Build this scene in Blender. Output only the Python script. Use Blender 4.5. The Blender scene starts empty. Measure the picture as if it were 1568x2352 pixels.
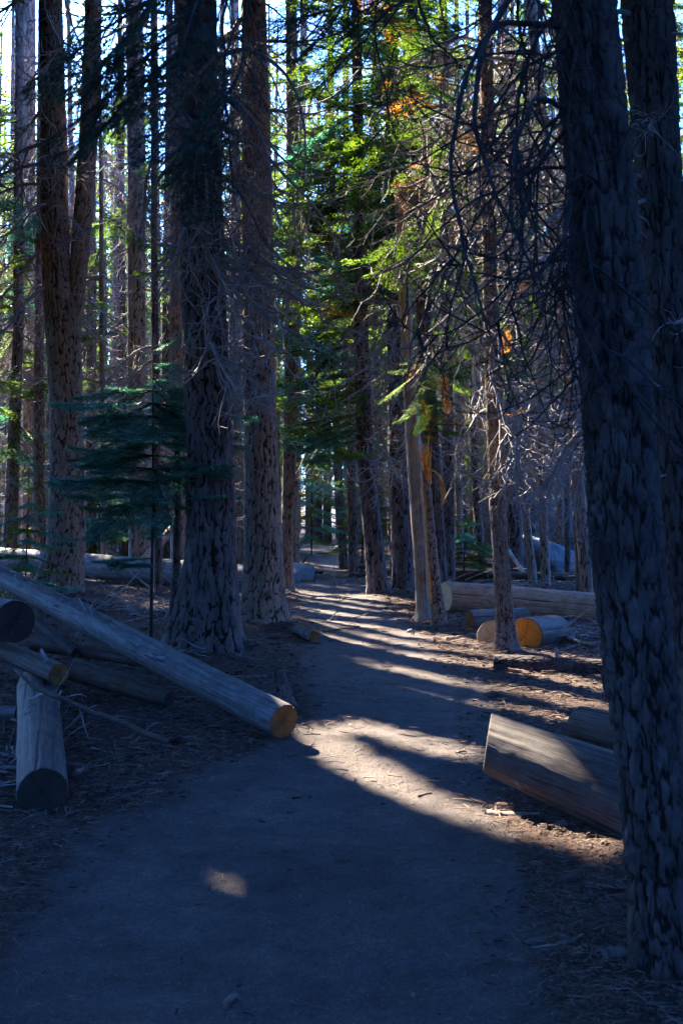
import bpy, math, random
import numpy as np
from mathutils import Vector, Matrix

R = math.radians
rng = np.random.default_rng(7)
random.seed(7)
sc = bpy.context.scene
col = sc.collection

# ------------------------------------------------------------------ camera, sky, sun, exposure
cam_d = bpy.data.cameras.new('camera'); cam = bpy.data.objects.new('camera', cam_d); col.objects.link(cam)
cam.location = (0, 0, 1.5); cam.rotation_euler = (R(90.35), 0, 0)
cam_d.lens = 35; cam_d.sensor_width = 36; cam_d.sensor_fit = 'AUTO'
cam_d.clip_start = 0.05; cam_d.clip_end = 2000
cam_d.dof.use_dof = True; cam_d.dof.focus_distance = 12.5; cam_d.dof.aperture_fstop = 7.0
sc.camera = cam

SUN_EL, SUN_AZ = 35.0, 32.0            # elevation; degrees left of straight ahead (+Y)
SD = np.array([-math.sin(R(SUN_AZ))*math.cos(R(SUN_EL)), math.cos(R(SUN_AZ))*math.cos(R(SUN_EL)), math.sin(R(SUN_EL))])
world = bpy.data.worlds.new('World'); sc.world = world; world.use_nodes = True
wn = world.node_tree; wn.nodes.clear()
sky = wn.nodes.new('ShaderNodeTexSky'); sky.sky_type = 'NISHITA'; sky.sun_disc = False
sky.sun_elevation = R(SUN_EL); sky.sun_rotation = R(-SUN_AZ)
sky.air_density = 1.0; sky.dust_density = 2.0; sky.ozone_density = 6.0
wb = wn.nodes.new('ShaderNodeBackground'); wb.inputs[1].default_value = 0.10
wo = wn.nodes.new('ShaderNodeOutputWorld')
tint = wn.nodes.new('ShaderNodeMix'); tint.data_type = 'RGBA'; tint.blend_type = 'MULTIPLY'; tint.inputs[0].default_value = 1.0
tint.inputs[7].default_value = (0.37, 0.80, 1.62, 1)      # the deep blue of open shade in this photograph
wn.links.new(sky.outputs[0], tint.inputs[6]); wn.links.new(tint.outputs[2], wb.inputs[0]); wn.links.new(wb.outputs[0], wo.inputs[0])

sl = bpy.data.lights.new('sun', 'SUN'); sl.energy = 5.0; sl.angle = R(0.5); sl.color = (1.0, 0.86, 0.68)
so = bpy.data.objects.new('sun', sl); col.objects.link(so)
so.rotation_euler = Vector((-SD[0], -SD[1], -SD[2])).to_track_quat('-Z', 'Y').to_euler()
so.location = (-20, 30, 40)

sc.view_settings.view_transform = 'Standard'; sc.view_settings.look = 'None'
sc.view_settings.gamma = 1; sc.view_settings.exposure = 3.45
sc.cycles.use_denoising = True
try: sc.cycles.denoiser = 'OPENIMAGEDENOISE'
except Exception: pass
sc.cycles.max_bounces = 6; sc.cycles.diffuse_bounces = 3; sc.cycles.glossy_bounces = 1
sc.cycles.transmission_bounces = 3; sc.cycles.transparent_max_bounces = 4
sc.cycles.caustics_reflective = False; sc.cycles.caustics_refractive = False
sc.cycles.use_adaptive_sampling = True; sc.cycles.adaptive_threshold = 0.02

F = 2287.0                               # focal length in units of a 1568 x 2352 picture
def W(px, py, d): return np.array([(px-784)/F*d, d, 1.5-(py-1190)/F*d])

# ------------------------------------------------------------------ noise
_tab = np.random.default_rng(3).random((256, 256)).astype(np.float64)
def vn(x, y, s=0):
    x = np.asarray(x, float)+s*17.3; y = np.asarray(y, float)+s*9.1
    ix = np.floor(x).astype(int); iy = np.floor(y).astype(int)
    fx = x-ix; fy = y-iy; fx = fx*fx*(3-2*fx); fy = fy*fy*(3-2*fy)
    a = _tab[ix & 255, iy & 255]; b = _tab[(ix+1) & 255, iy & 255]
    c = _tab[ix & 255, (iy+1) & 255]; d = _tab[(ix+1) & 255, (iy+1) & 255]
    return (a*(1-fx)+b*fx)*(1-fy)+(c*(1-fx)+d*fx)*fy
def fbm(x, y, s=0, o=4):
    v = 0; a = .5; f = 1
    for i in range(o):
        v = v+a*(vn(np.asarray(x)*f, np.asarray(y)*f, s+i)-.5)*2; a *= .5; f *= 2.03
    return v
def sst(a, b, x):
    t = np.clip((x-a)/(b-a), 0, 1); return t*t*(3-2*t)

# ------------------------------------------------------------------ terrain
PR = [(1240, 700, 772), (1262, 688, 788), (1285, 738, 795), (1310, 735, 800), (1340, 690, 830), (1370, 690, 850),
      (1400, 682, 900), (1450, 725, 960), (1500, 700, 1000), (1550, 715, 1090), (1600, 735, 1110), (1690, 640, 1095),
      (1760, 500, 1100), (1850, 330, 1115), (1900, 260, 1130), (2100, 60, 1150), (2352, -200, 1230)]
_pd = np.array([1.5*F/(p[0]-1190) for p in PR])[::-1]
_pl = np.array([(p[1]-784)/F*(1.5*F/(p[0]-1190)) for p in PR])[::-1]
_pr = np.array([(p[2]-784)/F*(1.5*F/(p[0]-1190)) for p in PR])[::-1]
def path_in(x, y):
    l = np.interp(y, _pd, _pl); r = np.interp(y, _pd, _pr)
    return np.minimum(x-l, r-x)            # > 0 inside the trail
MOUND = [(-1.35, 11.1, .9, .10), (-1.05, 13.8, 1.0, .12), (1.3, 14.0, 1.2, .07), (-5.1, 17.8, 1.5, .2), (1.55, 3.6, .8, .05),
         (.95, 19.0, 1.2, .1)]
def gh(x, y):
    x = np.asarray(x, float); y = np.asarray(y, float)
    h = .006*np.clip(y-35, 0, 60)+.05*np.clip(np.hypot(x, y-10)-75, 0, 200)
    pi = path_in(x, y)
    h = h-.05*sst(-.5, .35, pi)*sst(60, 40, y)+.03*fbm(x*.5, y*.5, 2)*sst(.3, -1, pi)*np.minimum(1, 1)
    for mx, my, mr, mh in MOUND: h = h+mh*np.exp(-((x-mx)**2+(y-my)**2)/(mr*mr))
    return h+.08*sst(0, 6, -pi-1)*fbm(x*.2, y*.2, 5)*(y > 0)
def ground_at(px, py):                     # the point of the ground seen at a pixel
    d = 1.5*F/max(py-1190, 12)
    for _ in range(12):
        p = W(px, py, d); d = (1.5-float(gh(p[0], p[1])))*F/max(py-1190, 12)
    return W(px, py, d)

# ------------------------------------------------------------------ mesh helpers
def mesh(name, V, Fs, mat, smooth=True, attrs=None, mats=None, midx=None):
    V = np.asarray(V, np.float32).reshape(-1, 3); me = bpy.data.meshes.new(name)
    Fs = [np.asarray(f) for f in (Fs if isinstance(Fs, list) else [Fs]) if len(f)]
    nl = sum(f.size for f in Fs); nf = sum(len(f) for f in Fs)
    me.vertices.add(len(V)); me.vertices.foreach_set('co', V.ravel())
    me.loops.add(nl); me.polygons.add(nf)
    me.loops.foreach_set('vertex_index', np.concatenate([f.ravel() for f in Fs]).astype(np.int32))
    tot = np.concatenate([np.full(len(f), f.shape[1]) for f in Fs]); st = np.concatenate([[0], np.cumsum(tot)[:-1]])
    me.polygons.foreach_set('loop_start', st.astype(np.int32))
    try: me.polygons.foreach_set('loop_total', tot.astype(np.int32))
    except Exception: pass
    if smooth: me.polygons.foreach_set('use_smooth', np.ones(nf, bool))
    for m in (mats or [mat]): me.materials.append(m)
    if midx is not None: me.polygons.foreach_set('material_index', np.asarray(midx, np.int32))
    for k, a in (attrs or {}).items():
        at = me.attributes.new(k, 'FLOAT', 'POINT'); at.data.foreach_set('value', np.asarray(a, np.float32))
    me.update(calc_edges=True); me.validate()
    return me
def obj(name, me, parent=None, loc=(0, 0, 0), rot=None, scale=1, label=None, cat=None, group=None, kind=None):
    o = bpy.data.objects.new(name, me); col.objects.link(o)
    if parent: o.parent = parent
    o.location = [float(v) for v in loc]
    if rot is not None: o.rotation_euler = rot
    if scale != 1: o.scale = (scale,)*3 if np.isscalar(scale) else scale
    for k, v in (('label', label), ('category', cat), ('group', group), ('kind', kind)):
        if v: o[k] = v
    return o
def grid_faces(nv, nu, wrap=True):
    i = np.arange(nv-1)[:, None]; j = np.arange(nu if wrap else nu-1)[None, :]
    a = i*nu+j; b = i*nu+(j+1) % nu
    return np.stack([a, b, b+nu, a+nu], -1).reshape(-1, 4)
def norm(v): return v/(np.linalg.norm(v, axis=-1, keepdims=True)+1e-9)
def tubes(P, Rr, k=3):
    """P (N,n,3) polylines, Rr (N,n) radii -> verts, quads"""
    N, n, _ = P.shape
    T = np.gradient(P, axis=1); T = norm(T)
    ref = np.where(np.abs(T[:, :1, 2:3]) > .8, np.array([1., 0, 0]), np.array([0, 0, 1.]))
    A = norm(np.cross(T, np.broadcast_to(ref, T.shape))); B = np.cross(T, A)
    th = np.arange(k)/k*2*np.pi
    V = P[:, :, None]+Rr[:, :, None, None]*(A[:, :, None]*np.cos(th)[:, None]+B[:, :, None]*np.sin(th)[:, None])
    base = grid_faces(n, k)
    Fq = (np.arange(N)[:, None, None]*(n*k)+base[None]).reshape(-1, 4)
    return V.reshape(-1, 3), Fq
class MB:
    def __init__(s): s.V = []; s.F = {3: [], 4: []}; s.n = 0; s.A = []
    def add(s, V, Fc, a=0.):
        s.V.append(V); s.F[Fc.shape[1]].append(Fc+s.n); s.n += len(V); s.A.append(np.full(len(V), a))
    def mesh(s, name, mat, smooth=True, attr=None):
        return mesh(name, np.concatenate(s.V), [np.concatenate(f) for f in s.F.values() if f], mat, smooth,
                    {attr: np.concatenate(s.A)} if attr else None)

# ------------------------------------------------------------------ materials
def newmat(name):
    m = bpy.data.materials.new(name); m.use_nodes = True; nt = m.node_tree
    b = nt.nodes['Principled BSDF']; b.inputs['Roughness'].default_value = .85
    b.inputs['Specular IOR Level'].default_value = .25
    return m, nt, b
def N(nt, t, **kw):
    n = nt.nodes.new('ShaderNode'+t)
    for k, v in kw.items():
        if k in n.inputs: n.inputs[k].default_value = v
        else: setattr(n, k, v)
    return n
def coords(nt, scale, kind='Object'):
    tc = N(nt, 'TexCoord'); mp = N(nt, 'Mapping'); mp.inputs['Scale'].default_value = scale
    nt.links.new(tc.outputs[kind], mp.inputs[0]); return mp.outputs[0]
def noise(nt, vec, s, detail=4, rough=.6, dist=0):
    n = N(nt, 'TexNoise'); n.inputs['Scale'].default_value = s; n.inputs['Detail'].default_value = detail
    n.inputs['Roughness'].default_value = rough; n.inputs['Distortion'].default_value = dist
    nt.links.new(vec, n.inputs['Vector']); return n.outputs[0]
def ramp(nt, fac, stops):
    r = N(nt, 'ValToRGB'); e = r.color_ramp.elements
    while len(e) < len(stops): e.new(.5)
    for q, (p, c) in zip(e, stops): q.position = p; q.color = (*c, 1) if len(c) == 3 else c
    nt.links.new(fac, r.inputs[0]); return r.outputs[0]
def mix(nt, fac, a, b, mode='MIX'):
    m = N(nt, 'Mix'); m.data_type = 'RGBA'; m.blend_type = mode
    for s, v in ((0, fac), (6, a), (7, b)):
        if hasattr(v, 'links'): nt.links.new(v, m.inputs[s])
        else: m.inputs[s].default_value = v if s == 0 else (*v, 1)
    return m.outputs[2]
def bump(nt, b, h, strength, dist):
    bp = N(nt, 'Bump'); bp.inputs['Strength'].default_value = strength; bp.inputs['Distance'].default_value = dist
    nt.links.new(h, bp.inputs['Height']); nt.links.new(bp.outputs[0], b.inputs['Normal']); return bp
def attr(nt, name):
    a = N(nt, 'Attribute'); a.attribute_name = name; return a.outputs['Fac']

def mat_ground():
    m, nt, b = newmat('trail_and_duff'); v = coords(nt, (1, 1, 1))
    pa = attr(nt, 'path')
    n1 = noise(nt, v, 1.3, 5); n2 = noise(nt, v, 26, 6, .7); n3 = noise(nt, v, 120, 4, .8)
    pc = ramp(nt, n1, [(.35, (.13, .108, .098)), (.65, (.25, .21, .185))])
    pc = mix(nt, ramp(nt, n2, [(.4, (0, 0, 0)), (.7, (1, 1, 1))]), pc, (.15, .125, .115))
    pc = mix(nt, .85, pc, ramp(nt, n3, [(.35, (.3, .3, .3)), (.68, (1.15, 1.15, 1.15))]), 'MULTIPLY')
    pc = mix(nt, .7, pc, ramp(nt, noise(nt, v, 5.5, 5, .75), [(.35, (.5, .5, .52)), (.65, (1.1, 1.08, 1.05))]), 'MULTIPLY')
    dc = ramp(nt, n2, [(.3, (.03, .017, .012)), (.5, (.075, .042, .03)), (.75, (.14, .09, .065))])
    vs = N(nt, 'Mapping'); nt.links.new(v, vs.inputs[0]); vs.inputs['Scale'].default_value = (60, 14, 20); vs.inputs['Rotation'].default_value = (0, 0, .6)
    n4 = noise(nt, vs.outputs[0], 1.6, 3, .7, 1.2)
    dc = mix(nt, ramp(nt, n4, [(.6, (0, 0, 0)), (.68, (1, 1, 1))]), dc, (.18, .125, .09))
    fac = N(nt, 'Math', operation='ADD'); s = N(nt, 'Math', operation='MULTIPLY_ADD'); s.inputs[1].default_value = .9; s.inputs[2].default_value = -.45
    nt.links.new(noise(nt, v, 9, 5, .7), s.inputs[0]); nt.links.new(pa, fac.inputs[0]); nt.links.new(s.outputs[0], fac.inputs[1])
    cl = ramp(nt, fac.outputs[0], [(.35, (0, 0, 0)), (.65, (1, 1, 1))])
    nt.links.new(mix(nt, cl, dc, pc), b.inputs['Base Color'])
    hh = mix(nt, .5, mix(nt, .5, n2, n3), n4)
    bump(nt, b, hh, 1.0, .05); b.inputs['Roughness'].default_value = .95
    return m

def mat_bark(name, plate, plate2, furrow, lichen=0., fine=1.):
    m, nt, b = newmat(name); f = attr(nt, 'furrow'); v = coords(nt, (1, 1, .35))
    n1 = noise(nt, v, 9, 6, .65); n2 = noise(nt, v, 60, 5, .75)
    c = ramp(nt, n1, [(.35, plate), (.65, plate2)])
    c = mix(nt, .65, c, ramp(nt, n2, [(.3, (.35, .33, .32)), (.7, (1.1, 1.1, 1.1))]), 'MULTIPLY')
    c = mix(nt, ramp(nt, f, [(.12, (1, 1, 1)), (.5, (0, 0, 0))]), c, furrow)
    if lichen:
        ln = noise(nt, v, 22, 3, .6)
        c = mix(nt, ramp(nt, ln, [(lichen, (0, 0, 0)), (lichen+.03, (1, 1, 1))]), c, (.22, .19, .02))
    nt.links.new(c, b.inputs['Base Color']); bump(nt, b, mix(nt, .5, n2, noise(nt, v, 150, 3, .7)), 1.0, .012*fine)
    return m
def mat_bark_far(name, c1, c2, fur):
    m, nt, b = newmat(name); v = coords(nt, (1, 1, .22))
    d = N(nt, 'TexVoronoi'); d.feature = 'DISTANCE_TO_EDGE'; d.inputs['Scale'].default_value = 14
    nn = N(nt, 'TexNoise'); nn.inputs['Scale'].default_value = 8; nt.links.new(v, nn.inputs['Vector'])
    va = N(nt, 'VectorMath', operation='MULTIPLY_ADD'); va.inputs[1].default_value = (.12, .12, .12)
    nt.links.new(nn.outputs['Color'], va.inputs[0]); nt.links.new(v, va.inputs[2]); nt.links.new(va.outputs[0], d.inputs['Vector'])
    n1 = noise(nt, v, 7, 5)
    c = mix(nt, ramp(nt, d.outputs['Distance'], [(.03, (1, 1, 1)), (.2, (0, 0, 0))]), ramp(nt, n1, [(.35, c1), (.65, c2)]), fur)
    nt.links.new(c, b.inputs['Base Color']); bump(nt, b, ramp(nt, d.outputs['Distance'], [(0, (0, 0, 0)), (.25, (1, 1, 1))]), 1, .03)
    return m
def mat_peeled(name, c1, c2, stain=(.16, .09, .05), streak=22):
    m, nt, b = newmat(name); v = coords(nt, (.9, streak, streak)); v0 = coords(nt, (1, 1, 1))
    n1 = noise(nt, v, 1.5, 6, .7, .3); n2 = noise(nt, v0, 2.2, 4); n3 = noise(nt, v, 5, 4, .8)
    c = ramp(nt, n1, [(.3, c1), (.7, c2)])
    c = mix(nt, ramp(nt, n2, [(.55, (0, 0, 0)), (.75, (.6, .6, .6))]), c, stain)
    c = mix(nt, .75, c, ramp(nt, n3, [(.35, (.4, .4, .4)), (.62, (1.1, 1.1, 1.1))]), 'MULTIPLY')
    n5 = noise(nt, coords(nt, (.55, streak*.8, streak*.8)), 1.1, 2, .5, .4)
    c = mix(nt, .8, c, ramp(nt, n5, [(.44, (1, 1, 1)), (.475, (.25, .22, .2)), (.49, (1, 1, 1)), (.56, (1, 1, 1)), (.575, (.35, .3, .28)), (.59, (1, 1, 1))]), 'MULTIPLY')
    c = mix(nt, .55, c, ramp(nt, noise(nt, v0, 7, 5, .7), [(.38, (.5, .48, .46)), (.6, (1.1, 1.1, 1.1))]), 'MULTIPLY')
    c = mix(nt, ramp(nt, attr(nt, 'furrow'), [(.2, (1, 1, 1)), (.7, (0, 0, 0))]), c, (.025, .018, .014))
    nt.links.new(c, b.inputs['Base Color']); bump(nt, b, n3, .5, .006); b.inputs['Roughness'].default_value = .7
    return m
def mat_cut(name, c1, c2, dark):
    m, nt, b = newmat(name); v = coords(nt, (1, 1, 1))
    w = N(nt, 'TexWave', wave_type='RINGS', rings_direction='X'); w.inputs['Scale'].default_value = 32; w.inputs['Distortion'].default_value = 1.5
    w.inputs['Detail Scale'].default_value = 3
    nt.links.new(v, w.inputs['Vector']); n = noise(nt, v, 7, 5); n2 = noise(nt, v, 60, 3)
    c = mix(nt, .35, ramp(nt, n, [(.3, c1), (.7, c2)]), ramp(nt, w.outputs[0], [(0, (.55, .5, .45)), (1, (1, 1, 1))]), 'MULTIPLY')
    c = mix(nt, .4, c, ramp(nt, n2, [(.3, (.6, .6, .6)), (.6, (1, 1, 1))]), 'MULTIPLY')
    c = mix(nt, ramp(nt, attr(nt, 'furrow'), [(.2, (1, 1, 1)), (.7, (0, 0, 0))]), c, dark)
    nt.links.new(c, b.inputs['Base Color']); bump(nt, b, n2, .4, .004)
    return m
def mat_leaf(name, c1, c2, trans=.35, tc=None):
    m = bpy.data.materials.new(name); m.use_nodes = True; nt = m.node_tree; nt.nodes.clear()
    v = coords(nt, (1, 1, 1)); n = noise(nt, v, 5, 3)
    oi = N(nt, 'ObjectInfo'); c = ramp(nt, n, [(.35, c1), (.65, c2)])
    hs = N(nt, 'HueSaturation'); mr = N(nt, 'MapRange'); mr.inputs[3].default_value = .7; mr.inputs[4].default_value = 1.3
    nt.links.new(oi.outputs['Random'], mr.inputs[0]); nt.links.new(mr.outputs[0], hs.inputs['Value']); nt.links.new(c, hs.inputs['Color'])
    d = N(nt, 'BsdfPrincipled'); d.inputs['Roughness'].default_value = .5; d.inputs['Specular IOR Level'].default_value = .4
    t = N(nt, 'BsdfTranslucent'); ms = N(nt, 'MixShader'); ms.inputs[0].default_value = trans; o = N(nt, 'OutputMaterial')
    nt.links.new(hs.outputs[0], d.inputs['Base Color'])
    tcol = mix(nt, 1.0, hs.outputs[0], tc or (1.6, 1.7, .7), 'MULTIPLY')
    nt.links.new(tcol, t.inputs['Color'])
    nt.links.new(d.outputs[0], ms.inputs[1]); nt.links.new(t.outputs[0], ms.inputs[2]); nt.links.new(ms.outputs[0], o.inputs[0])
    return m
def mat_plain(name, c1, c2, s=12, bs=.4, bd=.01, rough=.85):
    m, nt, b = newmat(name); v = coords(nt, (1, 1, 1)); n = noise(nt, v, s, 5, .7)
    nt.links.new(ramp(nt, n, [(.35, c1), (.65, c2)]), b.inputs['Base Color']); bump(nt, b, n, bs, bd)
    b.inputs['Roughness'].default_value = rough; return m

M = dict(
    ground=mat_ground(),
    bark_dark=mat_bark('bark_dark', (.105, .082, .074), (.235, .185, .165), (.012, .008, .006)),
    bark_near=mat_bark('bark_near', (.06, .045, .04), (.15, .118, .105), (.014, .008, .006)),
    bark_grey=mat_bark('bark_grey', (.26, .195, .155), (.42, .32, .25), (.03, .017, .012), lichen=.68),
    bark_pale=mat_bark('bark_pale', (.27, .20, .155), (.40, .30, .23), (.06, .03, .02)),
    far1=mat_bark_far('bark_far_brown', (.11, .08, .07), (.20, .15, .12), (.03, .02, .015)),
    far2=mat_bark_far('bark_far_pale', (.26, .19, .15), (.36, .27, .21), (.10, .06, .04)),
    peel_blue=mat_peeled('peeled_silver', (.14, .135, .13), (.30, .28, .26), (.13, .085, .06)),
    peel_brown=mat_peeled('peeled_brown', (.08, .058, .045), (.19, .145, .11), (.20, .09, .04)),
    peel_grey=mat_peeled('peeled_grey', (.06, .052, .048), (.145, .12, .105), (.07, .045, .03)),
    peel_warm=mat_peeled('peeled_warm', (.42, .27, .18), (.58, .41, .28), (.34, .14, .07)),  # redness of bounced sunlight put into the wood colour
    cut_orange=mat_cut('cut_orange', (.52, .17, .02), (.74, .29, .04), (.10, .03, .01)),
    cut_brown=mat_cut('cut_brown', (.16, .07, .028), (.36, .16, .045), (.03, .015, .01)),
    cut_dark=mat_cut('cut_dark', (.03, .025, .02), (.06, .045, .035), (.01, .008, .006)),
    cut_pale=mat_cut('cut_pale', (.50, .33, .17), (.62, .45, .26), (.12, .07, .03)),
    splinter=mat_plain('splintered_heartwood', (.55, .17, .02), (.78, .36, .06), 14),
    twig=mat_plain('dead_twig', (.17, .15, .14), (.40, .36, .34), 9),
    twig_dark=mat_plain('dark_twig', (.018, .016, .016), (.06, .052, .05), 9),
    litter=mat_plain('litter', (.055, .034, .024), (.25, .185, .14), 14),
    leaf=mat_leaf('fir_green', (.045, .10, .018), (.12, .20, .035), .6, (2.0, 1.9, .55)),
    leaf_blue=mat_leaf('fir_blue', (.05, .18, .15), (.12, .32, .26), .3, (1.1, 1.5, .9)),
    leaf_far=mat_leaf('fir_far', (.06, .11, .025), (.16, .19, .04), .55, (1.8, 1.6, .5)),
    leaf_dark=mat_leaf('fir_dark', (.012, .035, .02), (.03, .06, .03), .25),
    leaf_rust=mat_leaf('rusty_needles', (.36, .14, .02), (.60, .28, .05), .45, (1.4, 1.3, .6)),
    rock=mat_plain('granite', (.08, .10, .115), (.17, .20, .22), 3, .8, .05),
    rock_warm=mat_plain('warm_granite', (.32, .22, .12), (.48, .34, .2), 3, .8, .05),  # granite with the warm tone of sunlight put into its colour
)

# ------------------------------------------------------------------ sun beams: where light must reach the ground
LIT = [  # polygons on the ground, given by where they lie in the 1568 x 2352 picture
    [(660, 1640), (760, 1668), (850, 1718), (980, 1796), (1110, 1846), (1270, 1890), (1470, 1950), (1470, 1995), (1300, 1950), (1150, 1893), (960, 1828), (850, 1786), (780, 1748), (700, 1705)],
    [(730, 1612), (900, 1648), (1000, 1678), (1095, 1702), (1095, 1738), (1060, 1732), (960, 1704), (860, 1672), (750, 1632)],
    [(780, 1506), (950, 1528), (1100, 1570), (1380, 1615), (1400, 1690), (1250, 1650), (1120, 1612), (1000, 1578), (880, 1545)],
    [(690, 1452), (840, 1462), (990, 1470), (1060, 1490), (1180, 1520), (1100, 1530), (960, 1500), (850, 1480), (720, 1470)],
    [(850, 1446), (990, 1440), (1010, 1462), (870, 1472)],
    [(680, 1418), (800, 1425), (950, 1432), (950, 1444), (800, 1442), (680, 1436)],
    [(680, 1392), (860, 1398), (960, 1402), (960, 1412), (800, 1410), (680, 1404)],
    [(690, 1350), (760, 1366), (900, 1380), (900, 1386), (740, 1378)], [(700, 1370), (760, 1382), (740, 1390)],
    [(690, 1244), (800, 1250), (800, 1262), (690, 1256)], [(720, 1300), (800, 1306), (790, 1314), (715, 1310)],
    [(560, 1480), (720, 1590), (690, 1600), (575, 1512)],
    [(1020, 1500), (1150, 1520), (1370, 1565), (1370, 1590), (1150, 1545), (1020, 1515)],
]
DIM = [[(250, 1890), (420, 1930), (620, 2050), (680, 2140), (520, 2130), (380, 2050), (280, 1970)],
       [(180, 1850), (330, 1880), (300, 1930), (190, 1900)], [(480, 1830), (560, 1850), (540, 1862), (490, 1848)], [(700, 2110), (780, 2150), (760, 2180), (690, 2140)],
       [(180, 1700), (260, 1715), (250, 1760), (170, 1740)], [(720, 2240), (1150, 2330), (1100, 2360), (800, 2320)]]
def pip(poly, x, y):
    c = np.zeros(x.shape, bool); n = len(poly)
    for i in range(n):
        x1, y1 = poly[i]; x2, y2 = poly[(i+1) % n]
        if y1 == y2: continue
        c ^= ((y1 > y) != (y2 > y)) & (x < (x2-x1)*(y-y1)/(y2-y1)+x1)
    return c
SPH = []   # (point, radius, keep share) lit things above the ground
def S_(px, py, d, r, k=.1): SPH.append((W(px, py, d), r, k))
for py in range(30, 700, 90):
    S_(960, py, 19.5, 1.5, .25); S_(860, py+40, 19, 1.2, .35)
for py in range(60, 660, 110): S_(950, py, 14.6, 1.0, .12)
for py in range(180, 1100, 100): S_(1120, py, 11.4, .5, .15); S_(1080, py, 12.5, .8, .35)
for py in (650, 760, 880, 1000, 1100, 1200, 1330): S_(945, py, 14.2, .22, .25)
S_(975, 1040, 13.5, .35, .0); S_(975, 1200, 13.4, .2, .2); S_(1211, 1459, 11.7, .22, .55); S_(960, 900, 14, .5, .2); S_(430, 1080, 9.8, .15, .2); S_(1010, 850, 13, .5, .3)
def blocked_ok(P, rngx, dims=True, up=-.5):
    """True where a leaf at P may stay: its shadow falls on nothing that the photograph shows lit"""
    t = P[:, 2]/SD[2]; g = P[:, :2]-t[:, None]*SD[:2]
    gy = np.maximum(g[:, 1], .3); px = 784+g[:, 0]/gy*F; py = 1190+1.5/gy*F
    lit = np.zeros(len(P), bool)
    ok = g[:, 1] > 1
    for pl in LIT: lit |= pip(pl, px, py)
    dim = np.zeros(len(P), bool)
    jg = g+rngx.normal(0, .10, g.shape); jy = np.maximum(jg[:, 1], .3); jx = 784+jg[:, 0]/jy*F; jpy = 1190+1.5/jy*F
    for pl in DIM: dim |= pip(pl, jx, jpy)
    kill = ok & (lit | (dim & (rngx.random(len(P)) < (.94 if dims else 0))))
    for c, r, k in SPH:
        q = P-c; s = q@SD; dd = np.linalg.norm(q-s[:, None]*SD, axis=1)
        kill |= (s > up) & (dd < r) & (rngx.random(len(P)) > k)
    return ~kill

# ------------------------------------------------------------------ ground and trail
def build_ground():
    ys = np.concatenate([-np.geomspace(60, 1.0, 22), [0.2], 1.3*np.exp(np.linspace(0, math.log(260/1.3), 560))])
    s = np.concatenate([-1-np.geomspace(3.2, .05, 14), np.linspace(-1, 1, 250), 1+np.geomspace(.05, 3.2, 14)])
    yy, ss = np.meshgrid(ys, s, indexing='ij')
    w = .40*np.clip(yy, 3, None)+.9; w = np.where(np.abs(ss) > 1, w+ (np.abs(ss)-1)*18, w)
    xx = ss*w; zz = gh(xx, yy); pi = path_in(xx, yy)
    fn = fbm(xx*7, yy*7, 11, 5); rough = sst(.25, -.25, pi)
    zz = zz+fn*(.017+.022*rough)*sst(60, 10, np.abs(yy))+.02*fbm(xx*1.7, yy*1.7, 21, 3)*(.35+.65*rough)
    V = np.stack([xx, yy, zz], -1).reshape(-1, 3)
    Fc = grid_faces(len(ys), len(s), False)
    pa = sst(-.35, .25, pi+.22*fbm(xx*1.5, yy*1.5, 31, 3)).ravel()
    c = Fc[:, 0]; inside = (path_in(xx, yy).ravel()[c] > .0) & (V[c, 1] < 62) & (V[c, 1] > 1.2)
    for nm, sel, kn in (('forest_floor', ~inside, 'structure'), ('trail', inside, 'structure')):
        f = Fc[sel]; u, inv = np.unique(f, return_inverse=True)
        obj(nm, mesh(nm, V[u], inv.reshape(f.shape), M['ground'], True, {'path': pa[u]}), kind=kn)
build_ground()

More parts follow.
